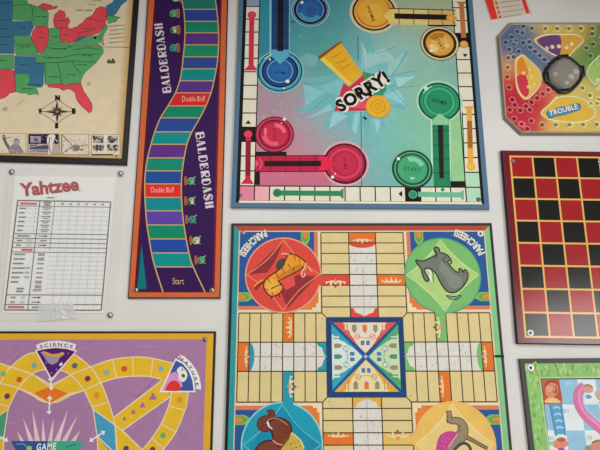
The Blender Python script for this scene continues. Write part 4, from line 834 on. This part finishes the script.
p = th.part('picture_wedge', PRINT, lay=12, label='left picture wedge'); p.poly([(-73.6, 358), (-82, 362.5), (-88.5, 370), (-92.5, 380), (-93.6, 392.4), (-57.6, 392.2)], '#dfe0e4'); p.poly([(-74, 360.4), (-81, 364), (-86.8, 371), (-90.6, 380.5), (-91.8, 390.8), (-60, 390.7)], '#3a7a58', .3); p.done()
# picture wedges
p = th.part('picture_wedge', PRINT, lay=12, label='purple science picture wedge')
p.poly([(35, 350.2), (45, 347.2), (56.5, 346.2), (67, 347.3), (77.6, 350.6), (52, 381.5)], '#d9c4c4'); p.poly([(37.2, 351.2), (46, 349), (56.5, 348), (67, 349), (75.4, 351.6), (52, 378)], '#4c1e60', .3)
p.blob([(41, 352), (48, 353), (54, 355), (63, 352), (64.5, 354.5), (60, 358), (58, 362), (52, 364.5), (47, 361), (44, 356)], '#8d8398', .6); p.blob([(43, 351.5), (47, 352), (52, 354), (58, 353.6), (63.5, 352.3), (62.5, 355.5), (55, 356.8), (48, 355.5)], '#c9923e', .9)
for q in ((46.5, 363), (68.5, 353.5), (57, 369.5), (52, 373)): p.circ(q, .9, '#8a6fa8', .8, 10)
p.blob([(59.5, 364.5), (62, 362.5), (63, 364), (61, 366)], '#d8d4dc', .9); p.done()
p = th.part('banner', PRINT, lay=12, label='curved white science banner')
p.poly([(36.2, 345.2), (41.5, 342.8), (49, 341.2), (56.5, 340.6), (64, 341.2), (71, 342.6), (76.5, 344.6), (75.2, 350), (66, 346.9), (56.5, 345.9), (46, 347), (38, 349.6)], '#d4cccc')
def arcsci(a, b):
    t = -19 + 38 * a; r = 49 + b * 3.1; return (56.7 + r * math.sin(radians(t)) * 1.0, 393.2 - r * cos(radians(t)) * .985 + .9)
p.text('SCIENCE', 0, 0, 0, '#3f3a44', .6, .02, 1.5, arc=arcsci); p.done()
p = th.part('picture_wedge', PRINT, lay=12, label='blue and pink nature picture wedge')
p.poly([(175.6, 358.2), (184, 362.5), (190.5, 370), (194.5, 380), (195.6, 392.4), (159.6, 392.2)], '#dfe0e4')
p.poly([(176, 360.4), (183, 364), (188.8, 371), (192.6, 380.5), (193.8, 390.8), (162, 390.7)], '#3b528e', .3)
p.poly([(169.5, 374), (176, 371.5), (180, 378), (183, 386), (176, 390.7), (162.2, 390.7)], '#c08ab4', .6); p.blob([(165.5, 389), (169, 383), (174, 380.5), (179, 383), (180, 390.6), (166, 390.6)], '#c8342c', .9, 3)
p.blob([(177, 370), (181, 366.5), (184.5, 369), (187.5, 374), (186.5, 379), (183, 382), (179, 379), (178.5, 375)], '#d8d8d0', 1.2); p.circ((182.6, 369.6), 1, '#5f7a50', 1.6, 10); p.circ((183.4, 375.6), 1.7, '#4a5a3a', 1.6, 12); p.blob([(181.5, 375), (184.5, 374), (186, 377), (183, 378)], '#b8a040', 1.5)
p.done()
p = th.part('banner', PRINT, lay=12, label='curved white nature banner')
p.poly([(180.6, 354.8), (185.2, 357), (191, 362.3), (195.8, 368.9), (199.2, 376.1), (201, 384), (201.4, 389.8), (196.2, 388.8), (195.2, 380), (191.6, 371), (187.3, 364.8), (182.8, 360.6), (177.8, 357.8)], '#d8d2d6')
def arcnat(a, b):
    t = 32 + (84 - 32) * a; r = 36.7 + b * 2.7; return (159.6 + r * math.sin(radians(t)), 389.6 - r * cos(radians(t)))
p.text('NATURE', 0, 0, 0, '#34303c', .6, .02, 1.7, arc=arcnat); p.done()
screw(th, (205, 339.6), 2.4, '#7f8c86')

# ---------------------------------------------------------------- red and black checkerboard
th = Thing('game_board', 'red and black checkerboard with yellow grid lines and dark red frame', 'board game', (610, 345), 0.008, 0.78)
CX, CZ, CS, CR_ = 0.39404, 0.39856, 0.04155, -0.01377
def K(i, j): u = i * CS; v = -j * CS; return (CX + u * cos(CR_) - v * sin(CR_), CZ + u * sin(CR_) + v * cos(CR_))
th.part('backing_board', EDGE, f=K).slab([(-.38, -.3), (8.38, -.3), (8.38, 8.3), (-.38, 8.3)], '#2a0d14', b=0.0015, inset=0.0014).done()
p = th.part('red_border', GLOSS, lay=1.5, f=K); band(p, [(-.34, -.26), (8.34, -.26), (8.34, 8.26), (-.34, 8.26)], [(-.24, -.17), (8.24, -.17), (8.24, 8.17), (-.24, 8.17)], ['#5c2530'] * 4); band(p, [(-.24, -.17), (8.24, -.17), (8.24, 8.17), (-.24, 8.17)], [(-.04, -.04), (8.04, -.04), (8.04, 8.04), (-.04, 8.04)], ['#74141e'] * 4); p.done()
p = th.part('yellow_grid', GLOSS, lay=1.5, f=K); p.rect(-.045, -.045, 8.045, 8.045, '#dcb062'); p.done()
for col, nm, par, lb in (('#9c1b22', 'red_squares', 0, 'red checker squares'), ('#131310', 'black_squares', 1, 'black checker squares')):
    p = th.part(nm, GLOSS, lay=3, f=K, label=lb)
    for i in range(8):
        for j in range(8):
            if (i + j) % 2 == par: s0_ = p.k; p.rect(i + .04, j + .04, i + .96, j + .96, col); p.k = s0_
    p.done()
screw(th, (513, 161), 2.3, '#a89890'); screw(th, (530.2, 333), 2.9, washer=True); screw(th, (599.8, 162), 2.4, '#c9c9c0')

# ---------------------------------------------------------------- slide and ladder board, lower right corner
th = Thing('game_board', 'pastel board with grassy edge, pink curving slide and blue ladder', 'board game', (620, 600), 0.006, 0.80)
th.part('backing_board', EDGE).slab([(519.2, 358.8), (720, 357), (762, 640), (551.5, 640)], '#35352f').done()
GI = [(524.6, 363.6), (715, 362), (753, 630), (556, 630)]; GJ = [(539.5, 377.5), (700, 376), (738, 615), (570, 615)]
p = th.part('grass_border', PRINT, lay=1.5)
band(p, GI, GJ, ['#8cbb70', '#86b868', '#86b868', '#8cc070'])
for k in range(170):
    t = R.random()
    if k % 2: x = 526 + t * 130; y = R.uniform(364.5, 375.5)
    else: y = 366 + t * 150; x = 526.3 + (y - 364) * .117 + R.uniform(0, 11.5)
    g = R.uniform(1.2, 3.6); p.blob([(x - g * .5, y), (x, y - g), (x + g * .5, y), (x, y + g)], R.choice(['#7fb25e', '#9dc982', '#6fae58', '#a8cc8c', '#b3c47c']), .01, 2)
p.line([(539.5, 378), (568, 610)], 1.4, '#b8d49a', .3); p.line([(539.5, 377.8), (700, 376.3)], 1.2, '#b4cf9e', .3); p.done()
def H(i, j):       # cell grid
    x = 541.3 + 17.9 * i; y = 379.4 + j * 24.6 + .45 * j * j
    return (x + (y - 379.4) * (.118 + .012 * i) , y)
BLU, WHT = '#8fbdd8', '#d9e2e4'
p = th.part('board_squares', PRINT, lay=3)
pal = [['#b5684a', BLU, WHT, BLU, WHT, BLU, WHT], [BLU, WHT, BLU, WHT, BLU, WHT, BLU], [WHT, BLU, WHT, BLU, WHT, BLU, WHT]]
for j in range(8):
    for i in range(8):
        c_ = pal[j][i] if j < 3 and i < 7 else (BLU if (i + j) % 2 else WHT)
        s0_ = p.k; p.poly([H(i, j), H(i + 1, j), H(i + 1, j + 1), H(i, j + 1)], c_); p.k = s0_
p.k = .1
for (x, y, t) in ((563, 410.5, '81'), (592, 412, '83'), (573.5, 437.5, '79'), (586.5, 437.5, '78'), (548.5, 438, '80'), (546.5, 410, '82'), (565.5, 383.5, '99')): p.text(t, (x, y + 2), (5.4, 0), (0, -3.6), '#a9b6c4' if y > 390 else '#b9cfdc', .5, .02)
p.done()
p = th.part('printed_figure', PRINT, lay=5.5, label='orange picture of a round faced child')
p.blob([(543, 402), (543.5, 390), (546, 382), (552, 379.8), (558, 382), (560.5, 390), (561.5, 402), (552, 403.5)], '#b2583c', 0, 4); p.blob([(546, 395), (545, 388), (549, 382.5), (555, 383), (558, 389), (556, 395), (551, 398)], '#d08a6c', .3)
p.circ((549.5, 389), 3, '#dd9e86', .6); p.circ((554.5, 391.5), 2.2, '#c67a60', .6); p.line([(555, 386), (556.5, 390), (554.5, 393)], .8, '#6a3022', .9, 3); p.blob([(545, 402.5), (547, 398.5), (552, 397.5), (557, 399), (560, 402.8)], '#dcbf88', .8); p.line([(546, 385), (550, 381.6), (556, 382.5)], 1.3, '#8f3f2a', .8, 3); p.done()
p = th.part('printed_ladder', PRINT, lay=5.5, label='blue ladder')
p.poly([(549.8, 404.5), (560.8, 404.2), (565.3, 434), (555, 434.5)], '#5f9fc8'); p.line([(549.8, 404.5), (556, 436)], 1.6, '#4f8fc0', .3); p.line([(560.4, 404.3), (565, 435)], 1.8, '#4a8cbf', .3)
for i in range(4): y = 408.5 + i * 6.6; x = 550.8 + (y - 404) * .165; p.line([(x + 1.5, y), (x + 5, y - 1.6), (x + 8.5, y)], 1.7, '#a3cde6', .5, 3)
p.done()
p = th.part('printed_slide', PRINT, lay=6, label='pink curved slide')
cl = [(584, 387), (579.8, 389.8), (577.6, 396), (578.5, 404.5), (582.5, 412.5), (588.5, 419), (596, 425.5), (604, 432.5), (612, 441), (616, 452)]
p.line([(x + .9, y - .8) for x, y in cl], 9.6, '#9fc4e0', 0, 4); p.line(cl, 8.2, '#cf74a2', .3, 4); p.line([(x + 1.2, y - 1.2) for x, y in cl[1:]], 2.4, '#dd92b6', .6, 4); p.done()
p = th.part('printed_figure', PRINT, lay=8, label='child at the top of the slide')
p.blob([(581, 388), (583.5, 385), (588, 385), (592, 388), (592.5, 391.5), (588, 393), (584, 391.5)], '#cf9a8c'); p.line([(584, 385.8), (589, 385), (592.5, 388)], 1.5, '#a3704e', .3, 3); p.blob([(585.5, 396), (588, 394.6), (591.5, 396.2), (590, 398.5), (586.5, 398.3)], '#5fa3b0', .3); p.blob([(595, 393), (598, 390.5), (602, 394), (601, 400), (597, 398.5)], '#c9a58c', .2); p.line([(586, 401.8), (602, 401)], 1.2, '#e2e8e8', .2); p.done()
p = th.part('printed_figure', PRINT, lay=8, label='orange child at the lower left square')
p.blob([(552, 443.5), (556, 440), (561, 438.5), (566, 441), (569, 443.6), (565, 447), (560, 449), (555, 447.5)], '#d68a72'); p.blob([(556, 439.8), (561, 437.2), (566, 439.5), (562, 442)], '#b8604a', .3); p.blob([(558, 449), (563, 448), (566, 452), (565, 460), (558, 460)], '#b04a86', .1); p.line([(545, 443.5), (554, 443)], 3, '#90c094', .1); p.done()
p = th.part('printed_figure', PRINT, lay=8, label='children at the right edge')
p.blob([(589, 450), (590.5, 444.5), (595, 442), (600, 440.5), (606, 443), (606, 452), (598, 456), (590, 455)], '#c8907a'); p.blob([(585, 450), (587, 445.5), (590.5, 446), (591, 452), (587, 455)], '#a08a72', .2); p.line([(592, 443), (597, 440.6), (603, 440.6)], 1.6, '#9c6a50', .3, 3); p.done()
screw(th, (530.4, 367.8), 3.1, washer=True)
# ---------------------------------------------------------------- moulded plastic pop-up dice board
th = Thing('game_board', 'eight sided moulded plastic board in rainbow colours with a grey dice dome', 'board game', (563, 134), 0.006, 0.56)
OC = [(497.6, 36), (510, 22), (617, 22), (629.5, 36), (629, 116), (611, 134.6), (521, 134.4), (504, 118)]
k_ = 1 - th.T
th.part('plastic_base', PLASTIC, label='clear greyish plastic rim').slab(OC, '#6f6558', b=0.002, inset=0.0012).done()
CC = (564, 76)
def hue(x, y):
    wts = [(lin('#a8957c'), .05)]
    for cx, cy, r, h_, k in ((512, 42, 17, '#44597a', 3.4), (535, 52, 14, '#425a80', 2.6), (548, 62, 8, '#44587a', 1.8), (526, 33, 8, '#4f6078', 1.6), (555, 30, 22, '#b09a50', 2.2), (580, 30, 16, '#b59a48', 1.6), (605, 42, 22, '#44693a', 3), (590, 62, 16, '#557a44', 2), (612, 70, 22, '#6f9450', 2),
                             (506, 66, 12, '#bf8a4c', 1.8), (505, 80, 10, '#b0392e', 2), (512, 100, 18, '#a01f30', 3.4), (524, 118, 18, '#a62436', 3.4), (538, 104, 12, '#a82834', 2.4), (548, 94, 8, '#bf4a48', 1.6), (560, 122, 16, '#b99a50', 2.4), (590, 118, 24, '#b5a050', 3), (585, 96, 18, '#b5a45c', 2.4), (610, 98, 20, '#b59a50', 2), (530, 80, 10, '#c08a4a', 1.2)):
        g = k * math.exp(-((x - cx) ** 2 + (y - cy) ** 2) / (r * r)); wts.append((lin(h_), g))
    t = sum(a[1] for a in wts); return [sum(a[0][n] * a[1] for a in wts) / t for n in range(3)]
p = th.part('playing_face', PLASTIC, lay=2, label='rainbow coloured moulded face')
x0, x1, y0, y1 = 500.5, 626.5, 24.5, 132.0
def clipx(y):
    l = 500.2 + (y - 36) * .055; r = 627 - 0 * y
    if y < 36: l = 500.2 + (36 - y) * .95; r = 627 - (36 - y) * .95
    if y > 116: l = 505.2 + (y - 116) * 1.0; r = 627 - (y - 116) * 1.0
    return l, r
ny, nx = 54, 60; vv = []; cols = []
b0_ = len(p.v)
for j in range(ny + 1):
    y = y0 + (y1 - y0) * j / ny; l, r = clipx(y)
    for i in range(nx + 1):
        x = l + (r - l) * i / nx; p.v.append(p.W(N(x, y), 2)); cols.append(p.c(hue(x, y)))
for j in range(ny):
    for i in range(nx):
        q = [j * (nx + 1) + i, (j + 1) * (nx + 1) + i, (j + 1) * (nx + 1) + i + 1, j * (nx + 1) + i + 1]
        p.fc.append([b0_ + x for x in q]); p.cl.append([cols[x] for x in q]); p.sm.append(False)
face = p.done()
def tube(p, pts, wd, h_, col, n=8, closed=True):
    """raised rounded rib following px points"""
    q = [N(*a) for a in pts]; u = abs(N(301, 225)[0] - N(300, 225)[0]); r = wd * u / 2; T = th.T; m_ = len(q); vv = []; fs = []
    for i in range(m_):
        a = q[i - 1] if (closed or i) else q[i]; b = q[(i + 1) % m_] if (closed or i < m_ - 1) else q[i]
        d = hypot(b[0] - a[0], b[1] - a[1]) or 1; nx_, ny_ = -(b[1] - a[1]) / d, (b[0] - a[0]) / d
        for j in range(n + 1):
            t = pi * j / n; o = cos(t) * r; vv.append((k_ * (q[i][0] + nx_ * o), -(T + 2 * L + h_ * math.sin(t)), ZC + k_ * (q[i][1] + ny_ * o)))
    for i in range(m_ if closed else m_ - 1):
        i2 = (i + 1) % m_
        for j in range(n): fs.append([i * (n + 1) + j, i * (n + 1) + j + 1, i2 * (n + 1) + j + 1, i2 * (n + 1) + j])
    p.raw(vv, fs, col, True)
p = th.part('raised_rim', PLASTIC, label='pale raised edge'); tube(p, [(499.6, 37), (511, 24.3), (616, 24.3), (627.5, 37), (627, 115), (610, 132.2), (522, 132.2), (505.6, 117)], 1.7, .0016, '#8f8474'); p.done()
def petal(pts, cols, lab):
    p = th.part('scoring_bay', PLASTIC, lay=3.5, label=lab)
    q = smooth(pts, 5)
    for pl, c_ in cols: p.blob(pl, c_, .3, 3)
    p.poly(q, cols[0][1], 0); tube(p, q, 1.6, .0014, '#c9c0a0'); p.done()
petal([(534.6, 41), (538, 37.5), (545, 35), (560, 34.6), (576, 35), (582, 38.5), (582, 42.5), (575, 49), (566, 58), (556, 56), (545, 50)], [([(560, 36), (576, 36), (581, 40), (574, 48), (566, 56), (560, 55)], '#b98a34'), ([(537, 41), (545, 36.5), (560, 36), (560, 54), (554, 54), (544, 48)], '#5c3a66')], 'purple and orange bay')
petal([(515.3, 62), (518, 57.5), (522.5, 55.2), (527, 58.5), (534, 65), (540, 73), (540, 84), (533, 94), (526, 99.2), (521, 96), (517, 88), (515.5, 75)], [([(522, 57.5), (529, 63), (536, 72), (537, 84), (529, 92), (526, 78)], '#c9a048'), ([(517.5, 62), (522, 57.5), (526, 66), (528, 75), (518, 75)], '#bf7428'), ([(517, 76), (526, 76), (529, 92), (525.5, 97), (521, 93), (518, 86)], '#b22f45')], 'orange and red bay')
petal([(541, 113), (549, 105), (558, 97.5), (575, 97), (588, 103), (595, 112), (590, 119.5), (575, 122.5), (560, 121.5), (548, 119)], [([(543.5, 113), (551, 105), (559, 99.5), (575, 99), (587, 104), (592, 112), (588, 118), (574, 120.5), (560, 119.5), (549, 117)], '#bf9c3c')], 'yellow bay with the title')
petal([(588, 68), (597, 58), (606, 52), (611, 56), (614, 72), (612, 88), (605, 95), (596, 86), (588, 77)], [([(590, 68), (599, 59), (606, 55), (610, 60), (611, 74), (609, 88), (604, 91), (596, 83), (590, 76)], '#8aa85c')], 'green bay')
pegs = []
def rowp(a, b, n): pegs.extend([(a[0] + (b[0] - a[0]) * i / (n - 1), a[1] + (b[1] - a[1]) * i / (n - 1)) for i in range(n)])
rowp((505.5, 42.5), (523, 26.5), 4); rowp((509, 49.5), (522, 33), 3); pegs += [(514, 44), (523, 43), (529, 42), (518.5, 51.5), (531.5, 28.5), (513.5, 57)]
rowp((530, 47.5), (549, 64), 5); rowp((508, 58), (507, 77), 3); rowp((508.8, 87.5), (512, 99.8), 2); rowp((514, 119), (527, 131 - 2), 3)
rowp((520, 110.5), (548, 90), 6); pegs += [(509.5, 110), (529.5, 110), (522, 124.5), (531, 121), (514.5, 105)]
rowp((541.8, 125), (610, 124.5), 6); rowp((545, 28.7), (604, 28.5), 6); rowp((592, 34), (618, 50), 4); rowp((586, 48), (606, 37), 4); rowp((590, 56), (616, 62), 3); rowp((582, 88), (612, 118), 5); rowp((596, 86), (618, 92), 3); rowp((590, 104), (606, 96), 3); rowp((614, 72), (616, 104), 4)
pegs_small = [(546.5, 48.5), (552, 47), (558.5, 46.5), (566, 47.5), (571, 44), (523, 73), (529, 69.5), (530.5, 77), (533, 84), (528.5, 87), (596, 64), (600, 72), (597, 80), (604, 78)]
def pegcol(x, y, k=1.35):
    c_ = hue(x, y); g = sum(c_) / 3; return [min(.9, (v * .7 + g * .3) * k + .03) for v in c_]
for (x, y) in pegs:
    p = th.part('peg_hole', PLASTIC)
    c_ = pegcol(x, y, 1.5); lathe(p, (x, y), [(3.6, .0002), (3.4, .0016), (2.9, .0022), (2.4, .0016), (2.1, .0006)], c_, 16); lathe(p, (x, y), [(2.15, .0007), (1.2, .0008), (.2, .0008)], [v * .42 for v in hue(x, y)], 14); p.done()  # highlight painted as a lighter rim, recess shade as a darker centre
for (x, y) in pegs_small:
    p = th.part('peg_hole', PLASTIC); c_ = lin('#cdb36a') if 515 < x < 560 and y > 60 else pegcol(x, y, 1.9); lathe(p, (x, y), [(2.3, .0004), (2.0, .0018), (1.2, .0024), (.2, .0026)], c_, 14); p.done()
p = th.part('raised_rim', PLASTIC, label='pale raised line of the red lane'); tube(p, [(541.5, 112.5), (556.5, 96.5)], 1.5, .0014, '#d8b878', closed=False); p.done()
# logo badge
p = th.part('logo_badge', PRINT, lay=8, label='blue title badge')
q = [(547.2, 112.5), (549, 110.5), (554, 110.6), (557, 108.2), (561, 107.2), (566, 107), (571, 105.5), (577, 104.2), (579.6, 105.6), (579.4, 109.6), (577, 111), (570, 113), (564, 114.8), (557, 115.8), (552, 117.6), (549, 117.4)]
p.poly([((x - 563.5) * 1.06 + 563.5, (y - 111) * 1.14 + 111) for x, y in q], '#22506c'); p.poly(q, '#3c84a4', .4)
p.text('TROUBLE', (550, 116.4), (28, -7.2), (-1.3, -5.0), '#1c4258', .9, .09, 1.05); p.text('TROUBLE', (549.8, 116.1), (28, -7.2), (-1.3, -4.8), '#c4dde4', 1.6, .035, 1.05); p.done()
# dice dome
p = th.part('dome_base', PLASTIC, lay=2, label='black rounded diamond base')
def dome_ring(sc_, h_, rot=0): 
    out = []
    for i in range(32):
        t = 2 * pi * i / 32; c_, s_ = cos(t), math.sin(t); r = (abs(c_) ** 2.9 + abs(s_) ** 2.9) ** (-1 / 2.9) * sc_
        a = radians(45 - 4); x = r * c_; y = r * s_; out.append((563 + x * cos(a) - y * math.sin(a), 74.8 + (x * math.sin(a) + y * cos(a)) * .96, h_))
    return out
def loft(p, rings, col, cap=True):
    vv = []; fs = []
    for rg in rings:
        for x, y, h_ in rg: n = N(x, y); vv.append((k_ * n[0], -(th.T + h_), ZC + k_ * n[1]))
    m_ = len(rings[0])
    for j in range(len(rings) - 1):
        for i in range(m_): i2 = (i + 1) % m_; fs.append([j * m_ + i, j * m_ + i2, (j + 1) * m_ + i2, (j + 1) * m_ + i])
    if cap: fs.append([(len(rings) - 1) * m_ + i for i in range(m_)])
    p.raw(vv, fs, col, True)
loft(p, [dome_ring(18.6, .0003), dome_ring(18.3, .003), dome_ring(16.8, .0045), dome_ring(15.6, .0042), dome_ring(15.2, .0015)], '#20201f'); p.done()
p = th.part('dome_ledge', PLASTIC, label='grey plate inside the dome'); loft(p, [dome_ring(15, .0016), dome_ring(14.2, .0034), dome_ring(12.4, .0052), dome_ring(11.6, .0046)], '#77756c'); p.done()
p = th.part('die', PLASTIC, label='white die'); 
for (x, y) in ((569.6, 78.4), (574.4, 73.4)):
    lathe(p, (x, y), [(3.1, .0048), (3.1, .0068), (2.5, .0078), (1.5, .0070), (.2, .0068)], '#d4d2c8', 18)
p.done()
p = th.part('dome', DOME, label='smoky clear dome'); loft(p, [dome_ring(14.4, .005), dome_ring(14.0, .008), dome_ring(12.6, .011), dome_ring(10, .0135), dome_ring(6.5, .015), dome_ring(2.5, .0158)], '#8d8a80'); p.done()
for (x, y, a) in ((562, 58.5, -6), (562.5, 92.5, -6), (545.5, 78.5, 84), (581, 72.5, 84)):
    p = th.part('dome_clip', PLASTIC)
    a = radians(a); u_ = (cos(a), math.sin(a)); v_ = (-u_[1], u_[0])
    q = [(x + u_[0] * i + v_[0] * j, y + u_[1] * i + v_[1] * j) for i, j in ((-5, -2.2), (5, -2.2), (5.5, 1.8), (-5.5, 1.8))]
    loft(p, [[(a_, b_, .003) for a_, b_ in q], [(a_, b_, .0068) for a_, b_ in q], [((a_ - x) * .7 + x, (b_ - y) * .7 + y, .0076) for a_, b_ in q]], '#1c1c1b')
    p.done()

# ---------------------------------------------------------------- rules card, top right
th = Thing('rules_card', 'small white rules card with red side strips at the top edge', 'card', (512, 19), 0.0012, 0.48)
th.part('card_sheet', PAPER).slab([(482.5, -8), (523.2, -8), (532.3, 13.2), (491, 20.2)], '#a49a8c', 0.0004, 0.0002, T=0.0012, inset=0.0001).done()
for q in ([(482.8, -7.6), (490.6, -7.8), (497.8, 18.6), (491.4, 19.6)], [(519.2, -7.6), (523, -7.8), (529.6, 13), (526.2, 13.6)]):
    p = th.part('red_strip', PAPER, lay=1.5); p.poly(q, '#b4281f'); p.done()
p = th.part('printed_rules', PAPER, lay=1.5, label='printed lines of small text')
p.line([(493.5, -6), (500.4, 17.8)], 2.2, '#b87c50')
for i in range(5):
    y = -2 + i * 4.7; x = 494.5 + i * 1.25; p.circ((x + .6, y + .3), 1.3, '#8a4226', .6, 12); p.line([(x + 4.5, y), (x + 12, y - 1), (x + 22 + (i % 2) * 3, y - 2.6 - (i % 2) * .4)], .8, '#6f665c', .2)
p.line([(516.5, -6), (519, 2)], .6, '#8a7f72', .3); p.done()
